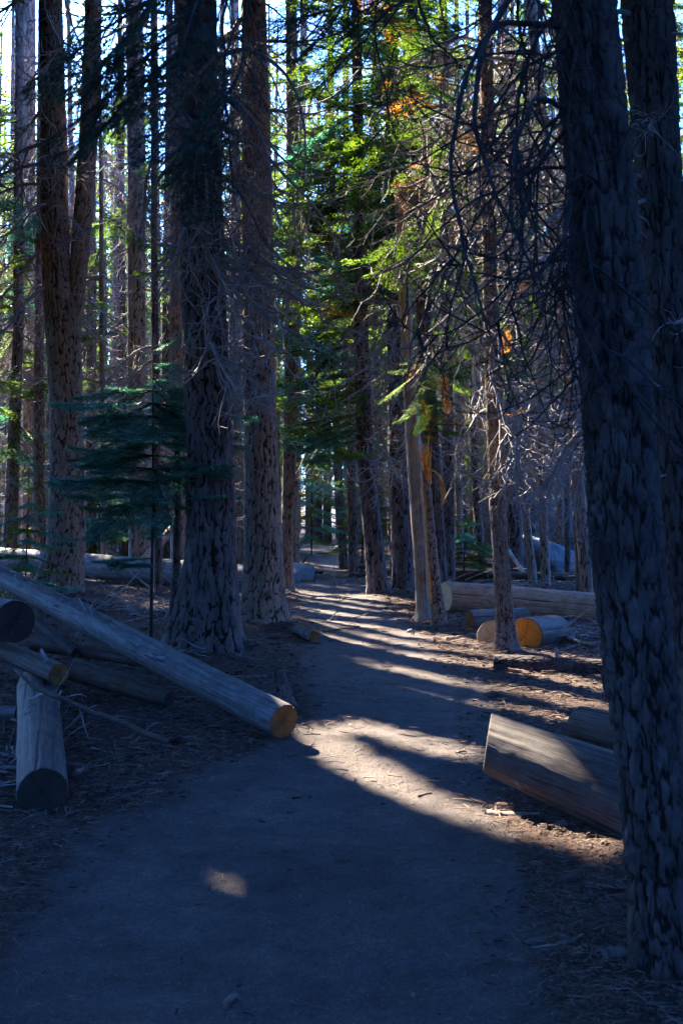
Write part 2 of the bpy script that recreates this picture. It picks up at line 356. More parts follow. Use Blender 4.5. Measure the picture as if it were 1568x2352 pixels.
# ------------------------------------------------------------------ bark and trunks
def voronoi(u, v, ncell, seed):
    """F2-F1 of a jittered grid, periodic in u"""
    iu = np.floor(u).astype(int); iv = np.floor(v).astype(int)
    f1 = np.full(u.shape, 9.); f2 = np.full(u.shape, 9.); cid = np.zeros(u.shape)
    for a in (-1, 0, 1):
        for b in (-1, 0, 1):
            cu = iu+a; cv = iv+b; hu = (cu % ncell+seed*7) & 255; hv = (cv+seed*13) & 255
            jx = _tab[hu, hv]; jy = _tab[(hu+91) & 255, (hv+37) & 255]
            d = np.hypot(cu+.1+.8*jx-u, cv+.1+.8*jy-v)
            m = d < f1; f2 = np.where(m, f1, np.minimum(f2, d)); cid = np.where(m, _tab[(hu+50) & 255, (hv+11) & 255], cid); f1 = np.where(m, d, f1)
    return f2-f1, cid
def trunk_mesh(name, rows, base, nu, nv, mat, cell=.06, aspect=3., depth=.015, flare=0., seed=0, lump=.03, top_open=False):
    """rows: (z, x, y, r) world; vertices relative to base"""
    rows = np.array(sorted(rows, key=lambda q: q[0]), float)
    z = np.linspace(rows[0, 0], rows[-1, 0], nv)
    k = np.ones(9)/9
    def ip(c):
        v = np.interp(z, rows[:, 0], rows[:, c]); vp = np.pad(v, 4, mode='reflect', reflect_type='odd'); return np.convolve(vp, k, 'valid')
    cx, cy, r = ip(1), ip(2), ip(3)
    th = np.linspace(0, 2*np.pi, nu, endpoint=False)
    T, Z = np.meshgrid(th, z); rr = r[:, None]*np.ones_like(T)
    zb = z[0]
    rr = rr*(1+lump*fbm(np.cos(T)*1.5+seed, Z*1.1+np.sin(T)*1.5, seed+3, 3)*2)
    if flare: rr = rr*(1+flare*np.exp(-(Z-zb)/(r[0]*1.6))*(.6+.5*np.cos(T*5+seed)+.4*np.cos(T*3+seed*2)))
    nc = max(5, int(round(2*np.pi*r.mean()/cell)))
    U = T/(2*np.pi)*nc; Vv = Z/(cell*aspect)
    U2 = U+.8*fbm(Z/cell*.28, T*3, seed+5, 3)+.28*fbm(Z/cell*1.1, T*9, seed+6, 3)
    e, cid = voronoi(U2, Vv+.8*fbm(T*4, Z/cell*.2, seed+8, 3), nc, seed)
    wj = .14+.42*vn(T*7, Z/cell*.35, seed+12)**1.3
    p = sst(.0, 1., e/wj)
    k2 = 2.3; e2, c2 = voronoi(U2*k2, (Vv*1.3+.3*fbm(T*5, Z/cell*.5, seed+18, 2))*1.6, 10**6, seed+4)
    rid = np.abs(fbm(U2*.95, Vv*.20, seed+14, 3)); p2 = sst(.0, .09, rid); p = p*(.72+.28*sst(0, .22, e2))*(.2+.8*p2); cid = .6*cid+.4*c2
    fine = fbm(U*4, Z/cell*3, seed+9, 3); flake = fbm(U*1.8, Z/cell*2.2, seed+10, 3)
    dd = depth*(p-1)+depth*.45*(cid-.5)*p+depth*.22*fine+depth*.3*flake*p
    p = np.clip(p+.35*fine+.15*(cid-.5), 0, 1)
    rr = rr+dd
    X = cx[:, None]+rr*np.sin(T); Y = cy[:, None]-rr*np.cos(T)
    V = np.stack([X-base[0], Y-base[1], Z-base[2]], -1).reshape(-1, 3)
    Fq = grid_faces(nv, nu)[:, [0, 1, 2, 3]]
    ct = np.array([[cx[-1]-base[0], cy[-1]-base[1], z[-1]-base[2]]])
    V = np.concatenate([V, ct]); a = (nv-1)*nu+np.arange(nu)
    Ft = np.stack([a, (nv-1)*nu+(np.arange(nu)+1) % nu, np.full(nu, nv*nu)], -1)
    return mesh(name, V, [Fq, Ft], mat, True, {'furrow': np.append(p.ravel(), 1)})
def px_rows(rows, d, ext=None, zbot=None, lean=0.):
    out = []
    for py, a, b in rows:
        c = W((a+b)/2, py, d); out.append((c[2], c[0], d+lean*c[2], (b-a)/2/F*d))
    out.sort()
    if ext:
        (z0, x0, y0, r0), (z1, x1, y1, r1) = out[-2], out[-1]
        s = (x1-x0)/(z1-z0); out.append((ext, x1+s*(ext-z1)*.4, y1, r1*.35))
    g = float(gh(out[0][1], d)); z0, x0, y0, r0 = out[0]
    out.insert(0, (min(z0, g)-.15, x0, y0, r0*1.03)) if z0 > g-.1 else None
    return out

# ------------------------------------------------------------------ twigs, dead branches, boughs
def grow(S, D, L, n, droop, wander, g, rr):
    """curved twigs: S starts, D directions, L lengths; droop changes from g[0] to g[1] along the way"""
    N_ = len(S); P = np.zeros((N_, n, 3)); P[:, 0] = S; d = norm(D.copy()); st = (L/(n-1))[:, None]
    dr = np.broadcast_to(np.asarray(droop, float).reshape(-1, 1) if np.ndim(droop) else np.full((N_, 1), droop), (N_, 1))
    for i in range(1, n):
        f = g[0]+(g[1]-g[0])*i/(n-1)
        d = d+np.array([0, 0, -1.])*dr*f/(n-1)*2+rr.normal(0, wander, (N_, 3)); d = norm(d)
        P[:, i] = P[:, i-1]+d*st
    return P
def at(P, idx, t):
    n = P.shape[1]; f = t*(n-1); i = np.minimum(f.astype(int), n-2); w = (f-i)[:, None]
    A = P[idx, i]; B = P[idx, i+1]; return A*(1-w)+B*w, norm(B-A)
def dead_mesh(name, seed, mat, nsub=13, nss=4, droop=1.3, r0=.013, curl=-.5, up=.15, thick=1., sub_len=(.25, .6)):
    rr = np.random.default_rng(seed)
    P0 = grow(np.zeros((1, 3)), np.array([[1, 0, up]]), np.array([1.]), 14, droop, .09, (1, curl), rr)
    R0 = np.linspace(r0, r0*.25, 14)[None]*thick
    t = rr.uniform(.12, .98, nsub); s, tg = at(P0, np.zeros(nsub, int), t)
    side = norm(np.cross(tg, rr.normal(0, 1, (nsub, 3))))
    L1 = rr.uniform(*sub_len, nsub)*(1.1-.6*t)
    P1 = grow(s, tg*.8+side, L1, 10, rr.uniform(.2, 2.2, nsub)*np.sign(rr.random(nsub)-.15), .13, (1, -1.2), rr)
    r1 = (.0050*thick*(.6+L1))[:, None]*np.linspace(1, .3, 10)
    n2 = nsub*nss; idx = np.repeat(np.arange(nsub), nss); s2, tg2 = at(P1, idx, rr.uniform(.15, .95, n2))
    side2 = norm(np.cross(tg2, rr.normal(0, 1, (n2, 3)))); L2 = rr.uniform(.08, .3, n2)
    P2 = grow(s2, tg2*.7+side2, L2, 6, rr.uniform(-1, 1.6, n2), .16, (1, -.6), rr)
    r2 = np.full((n2, 1), .0030*thick)*np.linspace(1, .5, 6)
    mb = MB()
    v, f = tubes(P0, R0, 6); mb.add(v, f); v, f = tubes(P1, r1, 3); mb.add(v, f); v, f = tubes(P2, r2, 3); mb.add(v, f)
    return mb.mesh(name, mat)
def bough_mesh(name, seed, mat, step=.045, nsp=.016, nl=.032, nw=.006, width=.42, droop=.25, tip=.25, bark=None, lateral2=True):
    """flat spray one unit long in +X"""
    rr = np.random.default_rng(seed); n0 = 14
    P0 = grow(np.zeros((1, 3)), np.array([[1, 0, .12]]), np.array([1.]), n0, droop, .035, (1, -1), rr)
    k = int(1/step); t = np.repeat(np.linspace(.1, .97, k), 2)+rr.uniform(-.01, .01, 2*k); sgn = np.tile([1, -1], k)
    s, tg = at(P0, np.zeros(2*k, int), t)
    sd = norm(np.cross(tg, np.tile([0, 0, 1.], (2*k, 1))))*sgn[:, None]
    L1 = width*np.minimum(1.15*(1-t)**.75+.08, .25+t*1.6)*rr.uniform(.7, 1.15, 2*k)
    P1 = grow(s, tg*.9+sd+np.array([0, 0, .05]), L1, 7, .35, .05, (1, -.6), rr)
    tw = [P0, P1]
    if lateral2:
        m = 4; idx = np.repeat(np.arange(2*k), m); s2, tg2 = at(P1, idx, np.tile(np.linspace(.2, .8, m), 2*k)+rr.uniform(-.05, .05, 2*k*m))
        sg = np.tile([1, -1, 1, -1], 2*k)[:, None]; sd2 = norm(np.cross(tg2, np.tile([0, 0, 1.], (2*k*m, 1))))*sg
        L2 = L1[idx]*rr.uniform(.2, .42, 2*k*m); P2 = grow(s2, tg2*1.1+sd2, L2, 4, .3, .06, (1, 0), rr); tw.append(P2)
    mb = MB(); v, f = tubes(P0, np.linspace(.010, .003, n0)[None], 4); mb.add(v, f, 1.)
    v, f = tubes(P1, np.full((2*k, 7), .0022), 3); mb.add(v, f, 1.); nf_w = sum(len(a) for a in mb.F[4])
    # needles
    Ps, Ts = [], []
    for P in tw:
        seg = P[:, 1:]-P[:, :-1]; ln = np.linalg.norm(seg, axis=2); 
        cnt = np.maximum(1, (ln/nsp)).astype(int)
        if P is P0: cnt[:, :3] = 0
        a = np.repeat(P[:, :-1].reshape(-1, 3), cnt.ravel(), 0); sg = np.repeat(seg.reshape(-1, 3), cnt.ravel(), 0)
        q = rr.random(len(a))[:, None]; Ps.append(a+sg*q); Ts.append(norm(sg))
    Pn = np.concatenate(Ps); Tn = np.concatenate(Ts); Pn = np.repeat(Pn, 2, 0); Tn = np.repeat(Tn, 2, 0); m = len(Pn)
    sg = np.tile([1, -1], m//2)[:, None]; sd = norm(np.cross(Tn, np.tile([0, 0, 1.], (m, 1))))*sg
    dn = norm(Tn*.55+sd*rr.uniform(.5, 1, (m, 1))+np.array([0, 0, 1])*rr.uniform(-.15, .55, (m, 1)))
    wv = norm(np.cross(dn, np.array([0, 0, 1.])+rr.normal(0, .5, (m, 3))))*nw*.5
    Ln = nl*rr.uniform(.7, 1.2, (m, 1))
    V = np.stack([Pn-wv, Pn+wv, Pn+dn*Ln], 1).reshape(-1, 3); Ft = np.arange(3*m).reshape(-1, 3)
    mb.add(V, Ft, 0.)
    V = np.concatenate(mb.V); F4 = np.concatenate(mb.F[4]); F3 = np.concatenate(mb.F[3])
    return mesh(name, V, [F3, F4], None, False, None, [mat, bark or M['twig_dark']], np.concatenate([np.zeros(len(F3)), np.ones(len(F4))]))

DEAD = [dead_mesh('dead_branch', 100+i, M['twig'], nsub=12, nss=2, sub_len=(.25, .85), droop=[1.2, 1.8, .9, 2.2, 1.5, .6, 1.9, 1.1][i], curl=[-.6, -1, -.3, -.8, -.2, -.9, 0, -1][i], thick=1.35) for i in range(8)]
DEADK = [dead_mesh('dead_branch', 200+i, M['twig_dark'], nsub=9, nss=2, droop=[2.2, 3.2, 1.8, 2.8][i], curl=[.1, -.5, .3, -.8][i], up=.15, r0=.008, thick=.95, sub_len=(.35, .9)) for i in range(4)]
def bough_set(nm, mat, seed, n=4, **kw): return [bough_mesh(nm, seed+i, mat, droop=[.3, .6, .15, .9, .45, .7][i], width=[.42, .36, .48, .34, .4, .3][i], **kw) for i in range(n)]
BG = bough_set('bough', M['leaf'], 300, 5, nl=.032, nw=.0085, nsp=.019)
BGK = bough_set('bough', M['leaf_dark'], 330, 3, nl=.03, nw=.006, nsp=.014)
BB = bough_set('bough', M['leaf_blue'], 360, 4, step=.05, nl=.045, nw=.011, nsp=.017, lateral2=True)
BR = bough_set('bough', M['leaf_rust'], 390, 2, nl=.026, nw=.0065, nsp=.034)
BF = bough_set('bough', M['leaf_far'], 420, 3, step=.09, nl=.06, nw=.017, nsp=.03)
BFB = bough_set('bough', M['leaf_blue'], 450, 2, step=.09, nl=.06, nw=.017, nsp=.03)

def put(me, parent, p, az, tilt, s, roll=0., name=None, **kw):
    """a branch mesh (grown along +X) at p, pointing to azimuth az, raised by tilt"""
    o = obj(name or me.name.split('.')[0], me, parent, p, (roll, -tilt, az), s, **kw); return o

_sample = {}
def shades(me, parent, p, az, tilt, s, roll):
    """share of a branch that would put the lit places of the photograph in shade"""
    if me.name not in _sample:
        n = len(me.vertices); a = np.empty(n*3, np.float32); me.vertices.foreach_get('co', a); _sample[me.name] = a.reshape(-1, 3)[np.linspace(0, n-1, 70).astype(int)]
    from mathutils import Euler
    Mx = np.array(Euler((roll, -tilt, az)).to_matrix()); q = _sample[me.name]*s@Mx.T+np.asarray(p)+np.array(parent.location)
    return 1-blocked_ok(q, np.random.default_rng(0), False, 2.5).mean()
def put_best(me, parent, p, fa, ft, s, fr, limit=.03, tries=7):
    best = None
    for _ in range(tries):
        c = (fa(), ft(), fr()); v = shades(me, parent, p, c[0], c[1], s, c[2])
        if best is None or v < best[0]: best = (v, c)
        if v <= limit: break
    if best[0] > max(.12, limit*4): return None
    return put(me, parent, p, best[1][0], best[1][1], s, best[1][2])

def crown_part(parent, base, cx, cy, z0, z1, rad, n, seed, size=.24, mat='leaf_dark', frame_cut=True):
    """upper crown as many leaf-sized faces in whorled clumps, pruned so that sun beams reach set places"""
    rr = np.random.default_rng(seed)
    q = rr.random(n)**.8; z = z0+(z1-z0)*q; a = rr.random(n)*2*np.pi; nb = 7
    rd = rad*(1-q)**.6*(.35+.75*rr.random(n)**.5)*(.75+.35*np.cos(a*nb+z*5))
    c = np.stack([cx+rd*np.cos(a), cy+rd*np.sin(a), z-.25*rd], -1)
    k = 7; P = np.repeat(c, k, 0)+rr.normal(0, .22, (n*k, 3))*np.array([1, 1, .45])
    A0 = norm(rr.normal(0, 1, (len(P), 3))*np.array([1, 1, .35])); B0 = norm(np.cross(A0, rr.normal(0, 1, (len(P), 3))))
    s0 = size*rr.uniform(.6, 1.2, (len(P), 1))
    m = blocked_ok(P+A0*s0*.8, rr) & blocked_ok(P-B0*s0*.3, rr) & blocked_ok(P+B0*s0*.3, rr)
    if frame_cut:      # nothing coarse where it could be looked at closely
        yy = np.maximum(P[:, 1], .1); px = 784+P[:, 0]/yy*F; py = 1190-(P[:, 2]-1.5)/yy*F
        m &= ~((P[:, 1] > .1) & (px > -60) & (px < 1628) & (py > -25) & (py < 2400))
    keep = m; P = P[m]; m = len(P)
    if m < 10: return
    A, B, s = A0[keep], B0[keep], s0[keep]
    V = np.stack([P-B*s*.35, P+B*s*.35, P+A*s], 1).reshape(-1, 3)-np.asarray(base)
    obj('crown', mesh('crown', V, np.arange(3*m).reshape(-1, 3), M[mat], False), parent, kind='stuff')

# ------------------------------------------------------------------ the trees that can be told apart
TREES = {}
def tree(key, label, rows, d, mat, nu=64, nv=300, cell=.06, aspect=3, depth=.012, ext=22, flare=.24, cat='tree', name='conifer_tree',
         crown=None, dead=0, dz=(1.5, 12), dl=(1.0, 2.2), daz=None, group=None, seed=1, lean=0., dset=None, lump=.03):
    rw = px_rows(rows, d, ext, lean=lean); rr = np.random.default_rng(seed+500)
    b0 = rw[0]; base = np.array([b0[1], b0[2], b0[0]+.1])
    root = obj(name, None, None, base, label=label, cat=cat, group=group)
    obj('trunk', trunk_mesh('trunk', rw, base, nu, nv, M[mat], cell, aspect, depth, flare, seed, lump), root)
    ra = np.array(rw)
    def axis(z): return np.array([np.interp(z, ra[:, 0], ra[:, 1]), np.interp(z, ra[:, 0], ra[:, 2]), z]), float(np.interp(z, ra[:, 0], ra[:, 3]))
    TREES[key] = (root, base, axis)
    for i in range(int(dead*(1.0 if d > 15 else 1.3))):
        z = rr.uniform(*dz); p, r = axis(z); az = rr.uniform(0, 2*np.pi) if daz is None else rr.normal(daz[0], daz[1])
        ds = dset or DEAD
        put_best(ds[rr.integers(len(ds))], root, p-base, (lambda: rr.uniform(0, 2*np.pi)) if daz is None else (lambda: rr.normal(*daz)),
                 lambda: rr.uniform(-.5, .35), rr.uniform(*dl), lambda: rr.uniform(-.6, .6))
    if crown: crown_part(root, base, axis(crown[0]+1)[0][0], axis(crown[0]+1)[0][1], crown[0], crown[1], crown[2], crown[3], seed+900)
    return root

D0 = -math.pi/2    # azimuth towards the camera
tree('forked', 'tall reddish conifer at left that forks into two stems above a dark swollen collar',
     [(1365, 78, 186), (1320, 92, 190), (1250, 112, 195), (1000, 116, 192), (780, 106, 184), (700, 100, 178), (600, 96, 160), (480, 94, 158), (200, 92, 148), (0, 88, 142)],
     17.8, 'bark_grey', 130, 560, .06, 4.4, .024, crown=(12, 21, 3.2, 1100), dead=28, dz=(5, 11.5), dl=(1.2, 2.4), seed=11)
def second_stem():
    root, base, ax = TREES['forked']; rw = [(W(0, py, 17.8)[2], W((a+b)/2, 0, 17.8)[0], 17.82, (b-a)/2/F*17.8) for py, a, b in
        [(760, 140, 182), (700, 146, 190), (620, 158, 200), (480, 168, 214), (300, 180, 224), (100, 190, 230), (0, 194, 232), (-200, 205, 238)]]
    obj('stem', trunk_mesh('stem', rw, base, 70, 300, M['bark_pale'], .06, 4.4, .016, 0, 12), root)
second_stem()
tree('big', 'thickest dark furrowed trunk left of the trail, beside the end of the long pale log',
     [(1512, 380, 572), (1480, 388, 560), (1420, 404, 549), (1330, 420, 546), (1250, 428, 544), (1000, 428, 534), (700, 416, 520), (400, 414, 508), (150, 408, 502), (0, 404, 498)],
     11.0, 'bark_dark', 220, 640,   .058, 4.6, .026, crown=(8, 19, 3.3, 1500), dead=44, dz=(3.0, 7.2), dl=(.9, 1.9), seed=21, ext=20)
tree('grey', 'straight grey brown trunk with yellow lichen flecks nearest the left edge of the trail',
     [(1448, 545, 672), (1420, 552, 662), (1380, 558, 655), (1250, 562, 648), (1000, 560, 637), (700, 557, 630), (400, 555, 625), (0, 552, 610)],
     13.7, 'bark_grey', 200, 640, .055, 4.0, .020, crown=(9, 21, 3.2, 1500), dead=26, dz=(4.0, 8.8), dl=(.9, 2.0), seed=31, ext=22)
tree('behind_grey', 'narrow dark trunk half hidden behind the right side of the grey lichen flecked trunk',
     [(1365, 638, 676), (1250, 645, 672), (1000, 650, 682), (700, 655, 690), (400, 656, 686), (0, 655, 682)], 20.5, 'bark_grey', 70, 420, .07, 3, .014,
     crown=(15, 20, 1.8, 200), dead=22, dz=(3.5, 12), dl=(1, 2.2), seed=41, ext=23)
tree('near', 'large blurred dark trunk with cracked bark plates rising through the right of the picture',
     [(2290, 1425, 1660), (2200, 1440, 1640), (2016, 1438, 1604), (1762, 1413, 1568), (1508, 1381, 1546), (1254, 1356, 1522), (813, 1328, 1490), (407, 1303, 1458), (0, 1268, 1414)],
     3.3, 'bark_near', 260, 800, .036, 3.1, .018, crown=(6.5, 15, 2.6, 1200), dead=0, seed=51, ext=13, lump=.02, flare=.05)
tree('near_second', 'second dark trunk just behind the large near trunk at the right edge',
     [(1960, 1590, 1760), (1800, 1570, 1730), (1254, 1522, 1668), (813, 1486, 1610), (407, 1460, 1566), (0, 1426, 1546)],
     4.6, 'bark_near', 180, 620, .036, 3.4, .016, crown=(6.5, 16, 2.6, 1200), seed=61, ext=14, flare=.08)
tree('leaning_dark', 'black brown leaning trunk on the right verge where the trail narrows',
     [(1375, 845, 902), (1320, 842, 888), (1250, 836, 880), (1037, 818, 858), (800, 812, 848), (500, 812, 838), (0, 806, 830)], 19.0, 'bark_dark', 90, 460, .06, 3.4, .02,
     crown=(15, 19, 2.0, 200), dead=34, dz=(2.9, 10), dl=(1.1, 2.3), seed=71)
tree('wide_dark', 'broad almost black trunk between the leaning trunk and the bare snag',
     [(1362, 900, 955), (1300, 900, 948), (1100, 892, 940), (800, 888, 930), (400, 884, 920), (0, 882, 912)], 20.2, 'bark_dark', 90, 460, .07, 3.4, .02,
     crown=(15, 20, 2.0, 200), dead=30, dz=(3.2, 11), dl=(1.1, 2.3), seed=81)
tree('behind_snag', 'dark trunk close behind the splintered trunk',
     [(1395, 990, 1032), (1250, 985, 1022), (1000, 972, 1008), (700, 955, 990), (400, 945, 975), (0, 935, 960)], 17, 'bark_dark', 70, 400, .06, 3.4, .016,
     crown=(14, 17, 1.6, 100), dead=22, dz=(2.5, 9), dl=(.9, 1.9), seed=91)
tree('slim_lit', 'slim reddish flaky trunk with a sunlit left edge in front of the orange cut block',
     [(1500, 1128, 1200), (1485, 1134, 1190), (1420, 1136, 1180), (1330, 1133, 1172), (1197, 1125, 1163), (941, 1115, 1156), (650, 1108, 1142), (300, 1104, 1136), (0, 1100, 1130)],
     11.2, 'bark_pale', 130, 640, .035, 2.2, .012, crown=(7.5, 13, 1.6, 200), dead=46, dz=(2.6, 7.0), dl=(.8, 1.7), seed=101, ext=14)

# bare snag and splintered trunk
def snag():
    rows = [(1432, 948, 992), (1405, 955, 986), (1300, 950, 982), (1197, 943, 977), (1000, 930, 966), (800, 920, 950), (640, 913, 941), (420, 905, 930)]
    rw = px_rows(rows, 14.2); b0 = rw[0]; base = np.array([b0[1], b0[2], b0[0]+.1])
    root = obj('snag', None, None, base, label='smooth barkless pale snag standing beside the splintered trunk', cat='dead tree')
    rows_ = np.array(rw); z = np.linspace(rows_[0, 0], rows_[-1, 0], 260); th = np.linspace(0, 2*np.pi, 60, endpoint=False)
    cx = np.interp(z, rows_[:, 0], rows_[:, 1]); r = np.interp(z, rows_[:, 0], rows_[:, 3])
    T, Z = np.meshgrid(th, z); rr = r[:, None]*(1+.05*fbm(np.cos(T)*2, Z*.8+np.sin(T)*2, 4, 3)+.18*np.exp(-(Z-z[0]-.2)/.15)*(1+.7*np.cos(4*T+1)))
    p = np.ones_like(T)
    for t0, w in ((.35, .02), (1.2, .015), (5.6, .02), (5.0, .012)):
        dd = np.abs(((T-t0-.25*fbm(Z*.8, Z*0+t0, 5, 3)+np.pi) % (2*np.pi))-np.pi); p = np.minimum(p, sst(w*.3, w*2.2+.02, dd))
    rr -= .014*(1-p)
    V = np.stack([(X := cx[:, None]+rr*np.sin(T))-base[0], -rr*np.cos(T)+14.2-base[1], Z-base[2]], -1)
    # local axis of the wood material runs along X: build lying, stand up by rotation
    L = np.stack([V[..., 2], V[..., 1], -V[..., 0]], -1).reshape(-1, 3)
    obj('trunk', mesh('trunk', L, grid_faces(260, 60), M['peel_warm'], True, {'furrow': p.ravel()}), root, rot=(0, R(-90), 0))
    TREES['snag'] = (root, base, lambda zz: (np.array([np.interp(zz, rows_[:, 0], rows_[:, 1]), 14.2, zz]), .1))
    for i in range(5): put(DEAD[i], root, TREES['snag'][2](4.5+i*.5)[0]-base, random.uniform(-3.6, .4), .1, random.uniform(.6, 1.3))
snag()
def splintered():
    rows = [(1452, 985, 1034), (1425, 990, 1026), (1325, 981, 1010), (1200, 974, 998), (1133, 969, 991), (1085, 967, 984), (1062, 966, 982)]
    tree('splint', 'slim bark covered trunk snapped off at head height with bright orange splinters', rows, 13.5, 'bark_grey', 90, 300, .045, 2.6, .012, ext=None, seed=111, name='broken_tree', cat='dead tree', flare=.08)
    root, base, ax = TREES['splint']; mb = MB(); rr = np.random.default_rng(5)
    for i in range(26):
        a = rr.uniform(0, 2*np.pi); c, r = ax(2.0); q = rr.uniform(.2, .9); h = rr.uniform(.15, .45)*(1.6 if i < 4 else 1)
        p0 = np.array([c[0]+math.cos(a)*r*q, c[1]+math.sin(a)*r*q, rr.uniform(1.95, 2.18)])
        P = grow(p0[None], np.array([[rr.normal(-.05, .16), rr.normal(0, .16), 1]]), np.array([h]), 5, 0, .05, (0, 0), rr)
        v, f = tubes(P, np.array([[.022, .019, .013, .008, .001]])*rr.uniform(.6, 1.4), 4); mb.add(v-base, f)
    for i in range(4):   # hanging strips
        c, r = ax(2.15); P = grow((c+np.array([.06, -.05, 0]))[None], np.array([[.5, -.3, .2]]), np.array([.55]), 9, 2.2, .06, (1, 1), rr)
        v, f = tubes(P, np.full((1, 9), .010), 3); mb.add(v-base, f)
    obj('splinters', mb.mesh('splinters', M['splinter'], False), root, kind='stuff')
    # the torn strip of bare heartwood down its left side
    z = np.linspace(.35, 2.1, 60); V = []
    for i, zz in enumerate(z):
        c, r = ax(zz); w = .10+.10*(1+math.sin(i*.9)*math.sin(i*.31))+.22*(zz/2.1)**3; 
        for q in np.linspace(-1, 1, 7):
            a = math.pi*1.2+q*w+.1*math.sin(i*.2); V.append((c[0]+math.cos(a)*(r+.004)-base[0], c[1]+math.sin(a)*(r+.004)-base[1], zz-base[2]))
    obj('torn_heartwood', mesh('torn_heartwood', V, grid_faces(60, 7, False), M['splinter'], False), root)
splintered()

# middle-distance trunks, each traced from the photograph
MID = [
 ('conifer with a thin curved lower trunk at the far left edge', [(1290, 5, 40), (1000, 18, 46), (750, 30, 54), (400, 30, 52), (0, 34, 54)], 27, 'bark_dark'),
 ('pale sunlit trunk standing behind the left stem of the forked conifer', [(1300, 48, 82), (900, 52, 82), (400, 50, 80), (0, 52, 80)], 31, 'bark_pale'),
 ('pinkish trunk seen through the twigs between the forked conifer and the thickest trunk', [(1300, 296, 338), (1000, 294, 336), (700, 292, 334), (400, 292, 330), (0, 286, 324)], 25, 'bark_grey'),
 ('very thin grey pole tree right of the forked conifer', [(1290, 232, 244), (800, 228, 240), (400, 226, 236), (100, 225, 231)], 24, 'bark_grey'),
 ('warm brown trunk just left of the thickest trunk, partly covered by it', [(1330, 392, 432), (900, 388, 426), (400, 392, 424), (0, 398, 428)], 23, 'bark_pale'),
 ('sunlit tan trunk showing in the gap between the thickest and the grey trunk', [(1320, 534, 560), (900, 532, 556), (500, 530, 552), (0, 528, 548)], 29, 'bark_pale'),
 ('dark slender trunk at the bend on the left side of the trail', [(1292, 662, 688), (1100, 664, 688), (800, 672, 692), (400, 682, 700), (0, 690, 706)], 33, 'bark_grey'),
 ('first of the paired reddish trunks beyond the far end of the trail', [(1246, 722, 741), (1000, 723, 739), (600, 724, 738), (200, 726, 738)], 58, 'far1'),
 ('wider of the paired reddish trunks beyond the far end of the trail', [(1248, 741, 762), (1000, 742, 760), (600, 743, 758), (200, 744, 757)], 57, 'far1'),
 ('small pale sunlit trunk left of the pair at the end of the trail', [(1246, 700, 714), (1000, 702, 713), (600, 704, 714), (200, 705, 714)], 60, 'far2'),
 ('straight dark pole standing alone right of the trail end', [(1246, 770, 780), (1000, 770, 779), (600, 771, 779), (200, 772, 779)], 63, 'far1'),
 ('slender trunk leaning left on the right bank of the far trail', [(1305, 778, 800), (1150, 768, 790), (900, 760, 780), (500, 755, 772), (0, 750, 764)], 30, 'bark_dark'),
 ('upright dark trunk on the bank next to the leaning slender one', [(1325, 800, 824), (1100, 796, 818), (800, 790, 810), (300, 786, 802)], 26, 'bark_dark'),
 ('blue grey trunk in shade behind the black leaning trunk', [(1312, 862, 884), (900, 856, 876), (400, 852, 868)], 30, 'bark_dark'),
 ('dark trunk right of the splintered trunk, left of the slim sunlit one', [(1350, 1018, 1046), (1100, 1014, 1042), (700, 1010, 1036), (200, 1006, 1030)], 22, 'bark_dark'),
 ('bluish trunk in the shade two steps right of the splintered trunk', [(1310, 1046, 1064), (900, 1044, 1060), (300, 1042, 1056)], 30, 'bark_grey'),
 ('thin leaning trunk behind the slim sunlit trunk', [(1318, 1098, 1118), (1180, 1086, 1106), (1000, 1078, 1096), (600, 1070, 1086)], 28, 'bark_dark'),
 ('dark trunk seen right of the slim sunlit trunk above the far log', [(1290, 1168, 1202), (1050, 1160, 1192), (600, 1150, 1180), (100, 1142, 1168)], 27, 'bark_dark'),
 ('curved slender trunk in front of the blue boulders', [(1330, 1212, 1234), (1200, 1200, 1218), (1050, 1186, 1202), (800, 1176, 1190), (400, 1172, 1184)], 23, 'bark_grey'),
 ('smooth grey pole standing in front of the blue boulders', [(1335, 1240, 1264), (1200, 1236, 1258), (950, 1232, 1252), (500, 1226, 1244), (0, 1222, 1238)], 22, 'bark_grey'),
 ('thin dark pole right of the boulders', [(1322, 1296, 1310), (1000, 1294, 1306), (500, 1292, 1302)], 25, 'bark_dark'),
 ('furrowed trunk just left of the large near trunk beyond the far log', [(1355, 1322, 1352), (1150, 1312, 1340), (700, 1296, 1320), (200, 1280, 1302)], 20.5, 'bark_dark'),
 ('leaning sunlit tan trunk behind the dark hanging twigs', [(1330, 1330, 1360), (1000, 1304, 1332), (700, 1276, 1304), (400, 1246, 1272), (0, 1205, 1230)], 18, 'bark_pale'),
 ('dark narrow trunk behind the young fir', [(1320, 354, 374), (1000, 350, 368), (600, 346, 362)], 20, 'bark_dark'),
 ('dead dark stub standing against the left side of the thickest trunk', [(1490, 383, 408), (1300, 396, 416), (1150, 400, 416), (1020, 402, 414)], 11.8, 'bark_dark'),
 ('brown trunk in the shade left of the forked conifer', [(1290, 88, 106), (900, 86, 102), (400, 84, 98)], 29, 'bark_dark'),
 ('shaded trunk right of the forked conifer behind the pale log', [(1300, 196, 222), (900, 198, 222), (500, 200, 220)], 30, 'bark_dark'),
]
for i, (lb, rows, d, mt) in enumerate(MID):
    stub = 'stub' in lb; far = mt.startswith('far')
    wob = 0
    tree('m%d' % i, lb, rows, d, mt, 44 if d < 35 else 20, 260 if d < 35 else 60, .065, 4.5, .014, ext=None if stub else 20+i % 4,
         dead=0 if stub else ((36 if rows[0][1] < 500 else 26) if d < 35 else 8), dz=(2.6, 1.5+d*.5) if d < 35 else (4, 20), dl=(1.0, 2.4), seed=200+i, flare=.1)

